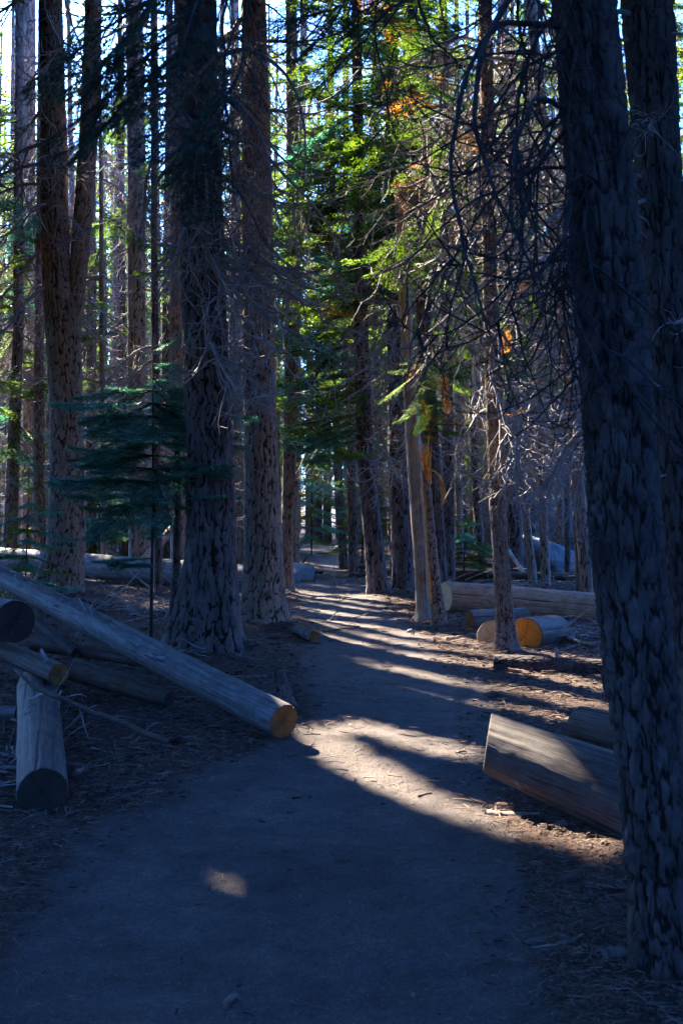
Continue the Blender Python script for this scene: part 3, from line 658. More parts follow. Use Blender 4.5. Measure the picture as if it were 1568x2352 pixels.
# ------------------------------------------------------------------ green boughs on the trees right of the trail
def boughs(key, n, z0, z1, meshes, L, az=None, tilt=(-.45, .1), seed=1, share_rust=0.):
    root, base, ax = TREES[key]; rr = np.random.default_rng(seed)
    for i in range(n):
        z = z0+(z1-z0)*(i+rr.random())/n; p, r = ax(z); a = rr.uniform(0, 2*np.pi) if az is None else rr.uniform(*az)
        me = meshes[rr.integers(len(meshes))]
        if rr.random() < share_rust: me = BR[rr.integers(2)]
        put_best(me, root, p-base, lambda: rr.uniform(0, 2*np.pi) if az is None else rr.uniform(*az), lambda: rr.uniform(*tilt), rr.uniform(*L), lambda: rr.uniform(-.35, .35), .08)
PI = math.pi
boughs('wide_dark', 34, 5.4, 12.5, BG, (1.7, 3.0), az=(1.7, 4.6), seed=1, share_rust=.06)
boughs('wide_dark', 16, 5.4, 12.5, BG, (1.5, 2.4), az=(-1.5, 1.5), seed=21, share_rust=.06)
boughs('leaning_dark', 34, 4.2, 11.5, BG+BFB, (1.5, 2.6), az=(1.7, 4.6), seed=2, share_rust=.04)
boughs('behind_snag', 30, 5.5, 10.5, BG, (1.3, 2.2), az=(1.8, 4.9), seed=3, share_rust=.16)
boughs('behind_snag', 14, 2.8, 4.2, BG, (.7, 1.2), az=(-2.4, -.6), seed=4, share_rust=.3)
boughs('m11', 30, 2.8, 11, BG+BB, (1.4, 2.4), seed=5, share_rust=.1)
boughs('m12', 34, 3.0, 12, BB+BG, (1.4, 2.6), seed=6)
boughs('m7', 40, 2.5, 24, BF+BFB, (2.5, 4), seed=7)
boughs('m14', 30, 5, 12, BG, (1.5, 2.4), seed=8, share_rust=.1)
boughs('behind_grey', 26, 5.5, 12.5, BG+BFB, (1.2, 2.2), seed=9)
boughs('leaning_dark', 14, 2.6, 4.4, BB+BG, (1.3, 2.3), az=(2.2, 4.4), seed=22)
boughs('m18', 30, 4, 12, BG, (1.2, 2.2), seed=23, share_rust=.12)
boughs('m2', 16, 6, 14, BG, (1.2, 2.2), seed=24)
boughs('m5', 20, 3, 15, BG, (1.2, 2.2), seed=25, share_rust=.1)
boughs('m6', 30, 5, 15, BG+BFB, (1.4, 2.6), seed=10)
boughs('m0', 46, 2.5, 13, BG+BFB, (1.4, 2.6), seed=12)
boughs('m15', 30, 4, 15, BG, (1.5, 2.6), seed=14, share_rust=.1)
boughs('m17', 24, 3.5, 13, BG, (1.5, 2.4), seed=15, share_rust=.08)
boughs('m3', 14, 3.5, 9, BG, (.9, 1.6), seed=16)
def lit_sprays():
    rr = np.random.default_rng(140); root, base, ax = TREES['behind_snag']
    for i in range(64):
        py = rr.uniform(60, 640); px = rr.normal(950, 48)+(py < 300)*rr.uniform(-40, 60); d = rr.uniform(13.2, 16.2); p = W(px, py, d)
        put_best(BG[rr.integers(5)] if rr.random() > .07 else BR[rr.integers(2)], root, p-base, lambda: rr.uniform(2.2, 5.4), lambda: rr.uniform(-.9, -.1), rr.uniform(.55, 1.25), lambda: rr.uniform(-.6, .6), .10, 3)
    for i in range(16):
        px, py = rr.uniform(930, 1030), rr.uniform(790, 960); p = W(px, py, rr.uniform(13, 13.8))
        put(BG[rr.integers(5)] if rr.random() > .25 else BR[rr.integers(2)], root, p-base, rr.uniform(2.4, 5.6), rr.uniform(-1.1, -.2), rr.uniform(.25, .55), rr.uniform(-.5, .5))
    root, base, ax = TREES['slim_lit']
    for i in range(34):      # green and rust scraps among the twigs right of it
        px, py = rr.uniform(1000, 1290), rr.uniform(20, 960); p = W(px, py, rr.uniform(11, 15))
        put(BG[rr.integers(5)] if rr.random() > .3 else BR[rr.integers(2)], root, p-base, rr.uniform(0, 6.28), rr.uniform(-1.1, 0), rr.uniform(.25, .7), rr.uniform(-.5, .5))
lit_sprays()
# the bright spray hanging in front of the snag and the one below it
for (px, py, d, az, tl, s) in [(955, 545, 13.6, 3.5, -.3, 1.1), (960, 570, 13.7, 4.2, -.5, .9), (985, 560, 13.8, 3.0, -.25, 1.0), (965, 510, 13.8, 3.8, -.4, 1.0),
                               (985, 880, 13.2, 3.6, -.7, .7), (1000, 850, 13.3, 4.4, -.6, .6), (960, 860, 13.2, 3.2, -.6, .7), (1000, 930, 13.2, 3.7, -.2, .5), (1010, 820, 13.3, 5.4, -.4, .6)]:
    root, base, ax = TREES['behind_snag']; p = W(px, py, d)
    put(BG[int(px) % 4], root, p-base, az, tl, s)
for (px, py, d, az, tl, s) in [(1010, 370, 13.2, 3.7, -.3, .5), (1000, 395, 13.2, 3.3, -.6, .45), (1015, 355, 13.3, 3.0, -.2, .45), (1000, 430, 13.2, 4.0, -.9, .5), (985, 385, 13.2, 4.4, -.6, .45), (970, 400, 13.2, 2.8, -.3, .4), (1010, 420, 13.1, 4.9, -.8, .4),
                               (740, 960, 18.6, 3.4, -.2, .7), (1225, 940, 10.5, 3.0, -.1, .3), (1020, 860, 13, 4.6, -1.0, .35), (1025, 905, 13, 4.6, -1.1, .3)]:
    root, base, ax = TREES['behind_snag']; put(BR[int(px) % 2], root, W(px, py, d)-base, az, tl, s)

# ------------------------------------------------------------------ young fir in front of the thickest trunk
def young_fir(px, pytop, d, hw, label, bset, seed, zlow=.8, nw=15, blen=None, group=None):
    rr = np.random.default_rng(seed); x = (px-784)/F*d; zt = 1.5-(pytop-1190)/F*d; g = float(gh(x, d)); base = np.array([x, d, g])
    root = obj('young_fir_tree', None, None, base, label=label, cat='young tree', group=group)
    P = grow(np.array([[0, 0, -.1]]), np.array([[.02, 0, 1]]), np.array([zt-g+.1]), 12, 0, .012, (0, 0), rr)
    v, f = tubes(P, np.linspace(.020*hw, .005, 12)[None], 8); obj('trunk', mesh('trunk', v, f, M['twig_dark']), root)
    for i in range(nw):
        q = (i+.3)/nw; z = zt-.06-(zt-zlow)*q; L = min(hw*(.25+1.9*q), hw)*rr.uniform(.75, 1.1)
        pz = P[0][np.argmin(np.abs(P[0][:, 2]-(z-g)))]
        for k in range(7 if nw == 13 else 5):
            a = 2*PI*k/(7 if nw == 13 else 5)+i*1.1+rr.uniform(-.3, .3)
            put_best(bset[rr.integers(len(bset))], root, np.array([pz[0], pz[1], z-g]), (lambda: a+rr.normal(0, .2)), (lambda: rr.uniform(-.26, .0)+(.5 if q < .15 else 0)), L*rr.uniform(.8, 1.1), (lambda: rr.uniform(-.25, .25)), .02, 5)
    return root, base
yf, yfb = young_fir(347, 755, 11.3, 1.12, 'young blue green fir with flat layered boughs in front of the thickest trunk', BB, 5, zlow=1.72, nw=13)
for (z, az, s, rl) in [(1.95, -.72, 1.15, .1), (2.0, -.62, 1.05, -.2), (1.75, -.9, .8, .1), (1.5, 3.4, .8, 0), (1.6, 3.0, .75, .1), (1.45, -2.0, .7, 0), (1.0, 4.0, .7, 0), (.9, 4.4, .8, .1)]:
    put(BB[int(z*100) % 4], yf, (0, 0, z), az, -.03, s, rl)

YF = [(1065, 1190, 24, 1.0, 'small dark fir growing among the shaded trunks right of the splintered trunk'),
      (60, 1080, 16, .8, 'low bluish fir beside the left edge behind the fallen logs'),
      (715, 1010, 40, 1.7, 'dark green young fir at the left bank near the end of the trail'),
      (830, 960, 28, 1.3, 'young fir with low boughs behind the leaning dark trunk'),
      (1010, 1150, 36, 1.4, 'small fir standing far back between the splintered trunk and the slim one'),
      (230, 980, 30, 1.8, 'young fir deep in the shade behind the fallen pale log'),
      (1285, 900, 34, 2.0, 'tall young fir behind the smooth grey pole')]
for i, (px, py, d, hw, lb) in enumerate(YF): young_fir(px, py, d, hw, lb, BFB+BG[:2], 60+i, zlow=.4, nw=9)

# ------------------------------------------------------------------ dark twigs hanging from the near trunks
def near_twigs():
    root, base, ax = TREES['near']; rr = np.random.default_rng(77)
    for i in range(46):
        z = rr.uniform(2.3, 4.6); p, r = ax(z); a = rr.uniform(2.3, 4.4)
        put(DEADK[rr.integers(4)], root, p+np.array([math.cos(a), math.sin(a), 0])*r*.9-base, a, rr.uniform(-1.0, .3), rr.uniform(.45, 1.0), rr.uniform(-.5, .5))
    for i in range(16):
        z = rr.uniform(1.3, 3.0); p, r = ax(z); a = rr.uniform(-2.6, -.4)
        put(DEADK[rr.integers(4)], root, p+np.array([math.cos(a), math.sin(a), 0])*r*.9-base, a, rr.uniform(-.5, .3), rr.uniform(.12, .3), rr.uniform(-.5, .5))
    root, base, ax = TREES['near_second']
    for i in range(26):
        z = rr.uniform(1.6, 4.8); p, r = ax(z); a = rr.uniform(-3.4, .2)
        put(DEAD[rr.integers(8)], root, p+np.array([math.cos(a), math.sin(a), 0])*r*.9-base, a, rr.uniform(-.5, .4), rr.uniform(.3, .8), rr.uniform(-.5, .5))
near_twigs()

# long arching limbs traced from the photograph
def limb(key, pts, r0, r1, mat, seed, nsub=16, sl=(.3, .9), label=None):
    """pts: (px, py, distance) along the limb"""
    root, base, ax = TREES[key]; rr = np.random.default_rng(seed)
    C = np.array([W(*p) for p in pts]); t = np.linspace(0, len(C)-1, 26)
    P = np.stack([np.interp(t, np.arange(len(C)), C[:, k]) for k in range(3)], -1)
    for _ in range(3): P[1:-1] = (P[:-2]+P[1:-1]*2+P[2:])/4
    P += np.cumsum(rr.normal(0, .006, P.shape), 0)*.5; P = P[None]-base
    mb = MB(); v, f = tubes(P, np.linspace(r0, r1, 26)[None], 7); mb.add(v, f)
    s, tg = at(P, np.zeros(nsub, int), rr.uniform(.1, 1, nsub)); sd = norm(np.cross(tg, rr.normal(0, 1, (nsub, 3))))
    L1 = rr.uniform(*sl, nsub); P1 = grow(s, tg+sd, L1, 10, rr.uniform(.4, 2.2, nsub), .12, (1, -.9), rr); v, f = tubes(P1, (r1*.8)*np.ones((nsub, 1))*np.linspace(1, .4, 10), 4); mb.add(v, f)
    n2 = nsub*3; idx = np.repeat(np.arange(nsub), 3); s2, t2 = at(P1, idx, rr.uniform(.1, .95, n2)); sd = norm(np.cross(t2, rr.normal(0, 1, (n2, 3))))
    P2 = grow(s2, t2+sd, rr.uniform(.12, .4, n2), 7, rr.uniform(-.6, 2, n2), .14, (1, -.7), rr); v, f = tubes(P2, r1*.42*np.ones((n2, 1))*np.linspace(1, .5, 7), 3); mb.add(v, f)
    obj('dead_branch', mb.mesh('dead_branch', M[mat]), root)
limb('big', [(498, 128, 10.9), (560, 106, 10.7), (610, 125, 10.4), (660, 170, 10.2), (690, 230, 10.1), (705, 330, 10.0), (700, 420, 10.0)], .028, .006, 'twig', 1)
limb('big', [(500, 205, 10.9), (550, 235, 10.6), (600, 300, 10.3), (628, 400, 10.2), (630, 520, 10.1)], .024, .006, 'twig', 2)
limb('big', [(460, 330, 10.7), (470, 400, 10.4), (475, 490, 10.3), (440, 560, 10.2), (430, 640, 10.1)], .020, .006, 'twig', 3)
limb('big', [(415, 290, 10.9), (370, 300, 10.6), (340, 380, 10.4), (325, 480, 10.3), (330, 600, 10.3)], .022, .006, 'twig', 4)
limb('big', [(412, 370, 10.9), (370, 395, 10.6), (340, 460, 10.5), (310, 560, 10.5)], .022, .006, 'twig', 41)
limb('big', [(500, 120, 10.9), (430, 190, 10.6), (330, 200, 10.4), (280, 260, 10.4)], .022, .006, 'twig', 42)
limb('grey', [(630, 430, 13.6), (680, 450, 13.2), (710, 520, 13.1), (720, 620, 13.0)], .018, .005, 'twig', 5)
limb('slim_lit', [(1140, 560, 11), (1200, 470, 10.8), (1260, 400, 10.6), (1300, 330, 10.4)], .03, .010, 'twig', 6)
limb('slim_lit', [(1118, 640, 11.0), (1060, 700, 10.9), (990, 760, 10.9), (920, 800, 10.8), (800, 870, 11.0), (750, 900, 11)], .026, .006, 'twig', 7, 22)
limb('near_second', [(1500, 700, 4.9), (1430, 820, 7), (1330, 880, 8), (1250, 930, 8.4), (1190, 960, 8.6), (1180, 1060, 8.7), (1185, 1130, 8.7)], .03, .007, 'twig', 8, 20)
limb('near_second', [(1480, 900, 6), (1340, 985, 8.2), (1300, 1030, 8.4), (1262, 1110, 8.5), (1240, 1150, 8.5)], .03, .008, 'twig', 9, 18, (.2, .6))
limb('near_second', [(1460, 980, 6), (1340, 1060, 8), (1320, 1150, 8.1), (1290, 1200, 8.2)], .016, .005, 'twig', 10, 14, (.2, .5))
limb('wide_dark', [(890, 380, 20), (830, 400, 19), (800, 460, 18.6), (780, 560, 18.5), (775, 640, 18.5)], .035, .009, 'twig', 11, 26, (.6, 1.6))
limb('wide_dark', [(895, 400, 20), (860, 440, 19), (835, 540, 18.7), (830, 660, 18.6)], .03, .009, 'twig', 12, 26, (.6, 1.6))
limb('leaning_dark', [(815, 790, 19), (770, 800, 18.5), (730, 850, 18.3), (700, 900, 18.2)], .04, .010, 'twig_dark', 13, 20, (.5, 1.2))
limb('behind_grey', [(670, 120, 20), (720, 200, 19), (700, 300, 18.8)], .03, .008, 'twig', 14, 20, (.5, 1.2))
limb('near', [(1290, 60, 3.2), (1140, 40, 3.0), (1060, 180, 2.9), (1020, 400, 2.85), (1060, 600, 2.85), (1100, 740, 2.85)], .010, .0035, 'twig_dark', 15, 12, (.1, .35))
limb('near', [(1290, -80, 3.2), (1180, -40, 3.0), (1100, 120, 2.9), (1080, 300, 2.85), (1150, 480, 2.85), (1210, 620, 2.9)], .012, .0035, 'twig_dark', 16, 12, (.1, .3))
limb('near', [(1305, 250, 3.2), (1230, 220, 3.05), (1180, 330, 3.0), (1200, 480, 2.95), (1260, 560, 2.95)], .010, .0035, 'twig_dark', 17, 10, (.1, .3))
limb('near', [(1320, 420, 3.2), (1290, 560, 3.0), (1230, 640, 2.95), (1120, 630, 2.9)], .008, .0035, 'twig_dark', 18, 8, (.1, .25))

# ------------------------------------------------------------------ blurred fir boughs of a tree close by, hanging into the top of the view
def near_fir():
    base = np.array([-2.3, 1.7, 0.]); rr = np.random.default_rng(88)
    root = obj('fir_tree', None, None, base, label='near fir whose dark out of focus boughs hang across the top left', cat='tree')
    obj('trunk', trunk_mesh('trunk', [(-.1, -2.3, 1.7, .2), (3, -2.25, 1.75, .16), (11, -2.2, 1.8, .05)], base, 40, 160, M['bark_dark'], .05, 3, .01, .1, 9), root)
    crown_part(root, base, -2.25, 1.75, 5.5, 11, 2.2, 900, 99)
    for (px, py, d, az, tl, s, kk) in [(470, -120, 2.5, 3.7, -.8, .6, 1), (440, -60, 2.6, 3.45, -.75, .55, 2), (600, -160, 2.7, 3.7, -.8, .5, 0),
                                   (420, 60, 2.6, 3.5, -.7, .5, 1), (500, 40, 2.6, 3.8, -.9, .6, 2), (520, 180, 2.7, 4.2, -1.1, .45, 0), (360, 60, 2.5, 3.9, -.9, .35, 2),
                                   (280, 260, 2.5, 3.6, -.8, .25, 0), (470, -60, 2.5, 4.4, -1.2, .6, 2), (300, 60, 2.5, 3.9, -1.1, .35, 1), (480, 300, 2.7, 4.5, -1.2, .35, 0)]:
        put(BGK[kk], root, W(px, py, d)-base, az, tl, s)
    # hanging cords of bare twig
    for (pts, r) in [([(-40, -700, 2.2), (300, -420, 2.4), (560, -200, 2.6)], .012), ([(560, -200, 2.6), (520, 40, 2.7), (525, 200, 2.7), (540, 420, 2.8)], .005), ([(600, -150, 2.7), (560, 150, 2.7), (470, 350, 2.7)], .005)]:
        TREES['near_fir'] = (root, base, None); limb('near_fir', pts, r, .003, 'twig_dark', int(r*1e4), 8, (.1, .3))
near_fir()
def top_fir():
    base = np.array([1.9, 1.1, 0.]); root = obj('fir_tree', None, None, base, label='second near fir whose blurred dark boughs droop into the top centre', cat='tree')
    obj('trunk', trunk_mesh('trunk', [(-.1, 1.9, 1.1, .2), (3, 1.95, 1.1, .16), (11, 2, 1.1, .05)], base, 40, 160, M['bark_dark'], .05, 3, .01, .1, 19), root)
    crown_part(root, base, 2, 1.1, 5.5, 12, 2.4, 900, 98)
    for (px, py, d, az, tl, s, kk) in [(780, -120, 4.2, 3.4, -.5, .7, 0), (860, -80, 4.2, 3.9, -.8, .7, 1), (920, -40, 4.3, 4.2, -.8, .6, 2), (760, 20, 4.3, 4.0, -.6, .5, 0), (840, 90, 4.3, 3.6, -.7, .45, 1),
                                       (960, -120, 4.4, 5.4, -.8, .6, 2), (900, 150, 4.3, 4.4, -1.0, .35, 0), (1000, -60, 4.4, 4.8, -.9, .5, 1), (700, -60, 4.2, 4.6, -1.2, .5, 2), (650, -60, 4.3, 3.4, -.5, .4, 0)]:
        put(BGK[kk], root, W(px, py, d)-base, az, tl, s)
    TREES['top_fir'] = (root, base, None)
    limb('top_fir', [(1500, -900, 2.5), (1100, -400, 4), (900, -160, 4.3), (780, -100, 4.3)], .012, .004, 'twig_dark', 55, 6, (.1, .3))
    limb('top_fir', [(900, -160, 4.3), (850, 60, 4.3), (880, 230, 4.3), (905, 330, 4.3)], .005, .003, 'twig_dark', 56, 8, (.1, .25))
    limb('top_fir', [(960, -200, 4.3), (950, -20, 4.3), (985, 80, 4.3), (1020, 110, 4.3), (1080, 170, 4.3)], .008, .003, 'twig_dark', 57, 8, (.1, .3))
top_fir()

# ------------------------------------------------------------------ forest beyond and around
def far_variant(i):
    rr = np.random.default_rng(700+i); H = 24; n = 70
    z = np.linspace(-.3, H, n); r = np.interp(z, [-.3, .4, 4, H], [.27, .2, .17, .03])
    cx = .15*fbm(z*.1, z*0, 40+i, 2)+.02*z*(i-2)*.3; th = np.linspace(0, 2*PI, 14, endpoint=False); T, Z = np.meshgrid(th, z)
    rr_ = r[:, None]*(1+.06*fbm(T*2, Z*2, 50+i))
    V = np.stack([cx[:, None]+rr_*np.cos(T), rr_*np.sin(T), Z], -1).reshape(-1, 3)
    tr = mesh('trunk', V, grid_faces(n, 14), M['far1' if i % 2 else 'far2'])
    # crown: sprays of coarse needles along whorled boughs
    nb = [60, 80, 110, 70, 46][i]; z0 = [9, 6, 3.2, 11, 4][i]; P = []; Nn = []
    mb = MB(); q = np.sort(rr.random(nb)); zc = z0+(H-z0)*q; az = rr.random(nb)*2*PI; L = (2.6-2.1*q)*rr.uniform(.7, 1.1, nb)
    P0 = grow(np.stack([np.interp(zc, z, cx), zc*0, zc], -1), np.stack([np.cos(az), np.sin(az), zc*0-.1], -1), L, 7, .5, .06, (1, -.8), rr)
    v, f = tubes(P0, np.linspace(.022, .006, 7)[None]*np.ones((nb, 1)), 3); 
    k = 15; idx = np.repeat(np.arange(nb), k); s, tg = at(P0, idx, rr.uniform(.15, 1, nb*k)); sd = norm(np.cross(tg, [0, 0, 1.]))*np.where(rr.random(nb*k) < .5, 1, -1)[:, None]
    P1 = grow(s, tg+sd, L[idx]*rr.uniform(.12, .36, nb*k), 4, .5, .08, (1, 0), rr)
    seg = P1[:, 1:]-P1[:, :-1]; m = 3; a = np.repeat(P1[:, :-1].reshape(-1, 3), m, 0); sg = np.repeat(seg.reshape(-1, 3), m, 0); c = len(a)
    Pn = a+sg*rr.random((c, 1)); dn = norm(norm(sg)*.6+norm(rr.normal(0, 1, (c, 3)))*np.array([1, 1, .35])); wv = norm(np.cross(dn, rr.normal(0, 1, (c, 3))+[0, 0, 1]))*.028
    Vn = np.stack([Pn-wv, Pn+wv, Pn+dn*rr.uniform(.09, .18, (c, 1))], 1).reshape(-1, 3)
    crown = mesh('crown', np.concatenate([v, Vn]), [np.arange(len(Vn)).reshape(-1, 3)+len(v), f], None, False, None, [M['leaf_far' if i in (0, 2, 3) else 'leaf'], M['twig']], np.concatenate([np.zeros(len(Vn)//3), np.ones(len(f))]))
    # dead lower twigs
    mb = MB(); nd = 70; zc = rr.uniform(1.8, z0+4, nd); az = rr.random(nd)*2*PI
    P0 = grow(np.stack([np.interp(zc, z, cx), zc*0, zc], -1), np.stack([np.cos(az), np.sin(az), zc*0+.1], -1), rr.uniform(.7, 2.2, nd), 8, rr.uniform(.6, 2, nd), .1, (1, -.8), rr)
    v, f = tubes(P0, np.linspace(.014, .005, 8)[None]*np.ones((nd, 1)), 3); mb.add(v, f); k = 4; idx = np.repeat(np.arange(nd), k)
    s, tg = at(P0, idx, rr.uniform(.1, 1, nd*k)); sd = norm(np.cross(tg, rr.normal(0, 1, (nd*k, 3))))
    P1 = grow(s, tg+sd, rr.uniform(.2, .8, nd*k), 6, rr.uniform(-.3, 1.6, nd*k), .14, (1, -.6), rr); v, f = tubes(P1, np.full((nd*k, 6), .0065), 3); mb.add(v, f)
    return tr, crown, mb.mesh('dead_branches', M['twig'])
FV = [far_variant(i) for i in range(5)]
BAND = [(G_, .5, 0) for G_ in [W(780, 1715, 6.5), W(900, 1770, 5.9), W(1050, 1835, 5.3), W(1300, 1930, 4.6), W(820, 1625, 7.9), W(1000, 1680, 7.), W(900, 1540, 9.8), W(1150, 1600, 8.4), W(900, 1475, 12), W(900, 1455, 12.9), W(800, 1430, 14.3), W(800, 1400, 16.3)]]
def far_tree(x, y, v, s, az, label, group, crown=True):
    g = float(gh(x, y)); root = obj('conifer_tree', None, None, (x, y, g), (0, 0, az), s, label=label, cat='tree', group=group)
    t, c, dd = FV[v]; obj('trunk', t, root)
    for cc, r, k in SPH+BAND:
        e = np.array([x, y])-cc[:2]; h = SD[:2]/np.linalg.norm(SD[:2]); along = e@h; off = abs(e[0]*h[1]-e[1]*h[0])
        if along > 1 and off < 2.2+r and 3*s < cc[2]+along*math.tan(R(SUN_EL)) < 24*s and (k == 0 or (round(x*37) % 10) < 8): crown = False
    if crown: obj('crown', c, root, kind='stuff')
    obj('dead_branches', dd, root, kind='stuff')
ZONES = [(-999, 90, 'left of the forked conifer'), (90, 200, 'behind the forked conifer'), (200, 300, 'just right of the forked conifer'), (300, 395, 'behind the young blue green fir'),
         (395, 550, 'behind the thickest trunk'), (550, 640, 'behind the grey lichen flecked trunk'), (640, 725, 'above the left bank of the far trail'), (725, 800, 'straight beyond the end of the trail'),
         (800, 900, 'behind the black leaning trunk'), (900, 970, 'behind the bare snag'), (970, 1050, 'just right of the splintered trunk'), (1050, 1125, 'just left of the slim sunlit trunk'),
         (1125, 1200, 'behind the slim sunlit trunk'), (1200, 1300, 'behind the blue boulders'), (1300, 1400, 'beside the left edge of the near trunk'), (1400, 9999, 'behind the two near trunks')]
def far_label(x, y, v, s, crown, kind='conifer'):
    px = 784+x/y*F; z = next(q for a, b, q in ZONES if a <= px < b)
    dp = 'not far back' if y < 36 else ('in the middle distance' if y < 55 else ('far back' if y < 75 else 'at the very back'))
    tr = 'brown' if v % 2 else 'pale'
    return '%s barked %s %s %s' % (('tall ' if s > .92 else 'short ')+tr, kind, dp, z), 'trees '+z
def far_forest():
    rr = np.random.default_rng(9); pts = []
    tries = 0
    while len(pts) < 165 and tries < 20000:
        tries += 1
        y = rr.uniform(22, 80); px = rr.uniform(-150, 1720); x = (px-784)/F*y
        if 640 < px < 850 and y < 64: continue
        if path_in(np.array(x), np.array(y)) > -1.2: continue
        if y < 34 and rr.random() < .55: continue
        if any((x-a)**2+(y-b)**2 < (.6+y*.012)**2 for a, b in pts): continue
        pts.append((x, y)); px0 = px
        left = px < 640
        v = rr.choice([0, 1, 2, 3, 4], p=[.25, .15, .25, .2, .15] if left else [.12, .28, .3, .1, .2])
        s = rr.uniform(.7, 1.15)
        lb, gp = far_label(x, y, int(v), s, True)
        far_tree(x, y, int(v), s, rr.uniform(0, 6.28), lb, gp)
far_forest()

# unseen trees added round about so their crowns shade the clearing
def shade_trees():
    rr = np.random.default_rng(33)
    spots = [(-4.4, 6.6), (-6.3, 10.5), (-8.6, 8.0), (-8.2, 14.5), (-11, 12), (-10.5, 18), (-13.5, 16), (-13, 23), (-16, 20), (-15.5, 28), (-4.6, 2.6), (-7, 4), (-9, 0),
             (3.6, .6), (4.8, 5.5), (5.6, 9.5), (7.5, 13), (0.2, -4.5), (7, 1), (9, 8), (10, 18), (-19, 33), (-20, 25), (12, 13), (-5.8, 14), (-8.9, 20.1), (-7.2, 16.6), (-5.4, 12), (-11.4, 27.5)]
    for i, (x, y) in enumerate(spots):
        g = float(gh(x, y)); base = np.array([x, y, g]); left = x < -1 and y > 5
        root = obj('conifer_tree', None, None, base, label='tall conifer shading the clearing from outside the view', cat='tree', group='unseen conifers around the clearing')
        r = rr.uniform(.17, .3)
        obj('trunk', trunk_mesh('trunk', [(g-.1, x, y, r), (8, x+rr.normal(0, .1), y, r*.75), (19, x+rr.normal(0, .3), y, .05)], base, 24, 90, M['bark_dark'], .08, 3, .01, .1, i), root)
        crown_part(root, base, x, y, rr.uniform(6.2, 8.0), rr.uniform(17, 21), rr.uniform(2.8, 3.5), 3000 if left else 1800, 1000+i, size=.30)
shade_trees()
def unseen_leaf_screen():  # leaf clumps added out of view to dim the sky light
    rr = np.random.default_rng(44); n = 20000; a = rr.uniform(-.35, 2*PI-PI+.35, n)+PI; rd = rr.uniform(13, 42, n); x = rd*np.cos(a); y = rd*np.sin(a)+3; z = 1+rr.random(n)*9
    ok = np.abs(x) > .42*np.maximum(y, 0)+3.5; c = np.stack([x, y, z], -1)[ok]; k = 4; P = np.repeat(c, k, 0); P = P+rr.normal(0, .45, P.shape); P[:, 2] = np.abs(P[:, 2]); m = len(P)
    keep = blocked_ok(P, rr); P = P[keep]; m = len(P)
    A = norm(rr.normal(0, 1, (m, 3))*[1, 1, .5]); B = norm(np.cross(A, rr.normal(0, 1, (m, 3)))); s = .55*rr.uniform(.6, 1.2, (m, 1))
    V = np.stack([P-B*s*.35, P+B*s*.35, P+A*s], 1).reshape(-1, 3)
    obj('woodland', mesh('woodland', V, np.arange(3*m).reshape(-1, 3), M['leaf_dark'], False), kind='stuff', label='unseen screen of leaf clumps added around the clearing to block sky light', cat='woodland')
unseen_leaf_screen()
def back_wood():
    rr = np.random.default_rng(47); PV = []; TV = []; TF = []; mb = MB(); n = 0
    while n < 320:
        y = rr.uniform(44, 112); px = rr.uniform(-140, 1600)
        if px > 640 and y < 52: continue
        if 690 < px < 800 and y < 68: continue
        n += 1; x = (px-784)/F*y; g = float(gh(x, y)); H = rr.uniform(12, 27); z0 = rr.uniform(.5, H*.5); R0 = rr.uniform(1.5, 2.7)
        P = np.array([[[x, y, g-.3], [x+rr.normal(0, .1), y, g+H*.5], [x+rr.normal(0, .2), y, g+H]]]); v, f = tubes(P, np.array([[.22, .16, .03]]), 7); mb.add(v, f)
        m = int(rr.uniform(900, 1700)); q = rr.random(m); a = np.floor(rr.random(m)*9)/9*6.28+np.floor(q*22)*1.3+rr.normal(0, .12, m); rd = R0*(1-q)**.7*rr.random(m)**.6
        z = z0+(H-z0)*(np.floor(q*22)/22)+rr.normal(0, .10, m)-.28*rd; PV.append(np.stack([x+rd*np.cos(a), y+rd*np.sin(a), g+z], -1))
    P = np.concatenate(PV); m = len(P); A = norm(rr.normal(0, 1, (m, 3))*[1, 1, .3]); B = norm(np.cross(A, rr.normal(0, .6, (m, 3))+[0, 0, 1])); s_ = rr.uniform(.14, .34, (m, 1))
    V = np.stack([P-B*s_*.22, P+B*s_*.22, P+A*s_], 1).reshape(-1, 3); tv = np.concatenate(mb.V); tf = np.concatenate(mb.F[4])
    obj('distant_woodland', mesh('distant_woodland', np.concatenate([tv, V]), [tf, np.arange(3*m).reshape(-1, 3)+len(tv)], None, False, None, [M['far2'], M['leaf_far']], np.concatenate([np.zeros(len(tf)), np.ones(m)])),
        kind='stuff', label='far off mass of sunlit conifers closing the view', cat='woodland')
back_wood()
def understory():
    rr = np.random.default_rng(45); n = 0
    while n < 62:
        y = rr.uniform(27, 70); px = rr.uniform(-80, 1650)
        if 655 < px < 830 and y < 66: continue
        x = (px-784)/F*y
        sc_ = rr.uniform(.16, .42); lb, gp = far_label(x, y, 0, 0, True, 'bushy small fir'); far_tree(x, y, 2, sc_, rr.uniform(0, 6.28), lb.replace('short pale barked ', ''), 'small firs '+gp[6:]); n += 1
understory()
def trail_end():
    rr = np.random.default_rng(46)
    for i in range(12):
        y = rr.uniform(66, 84); px = rr.uniform(600, 900)
        far_tree((px-784)/F*y, y, [2, 2, 0][i % 3], rr.uniform(.2, .45), rr.uniform(0, 6.28), 'small sunlit fir in the thicket past the end of the trail', 'small firs past the end of the trail')
trail_end()

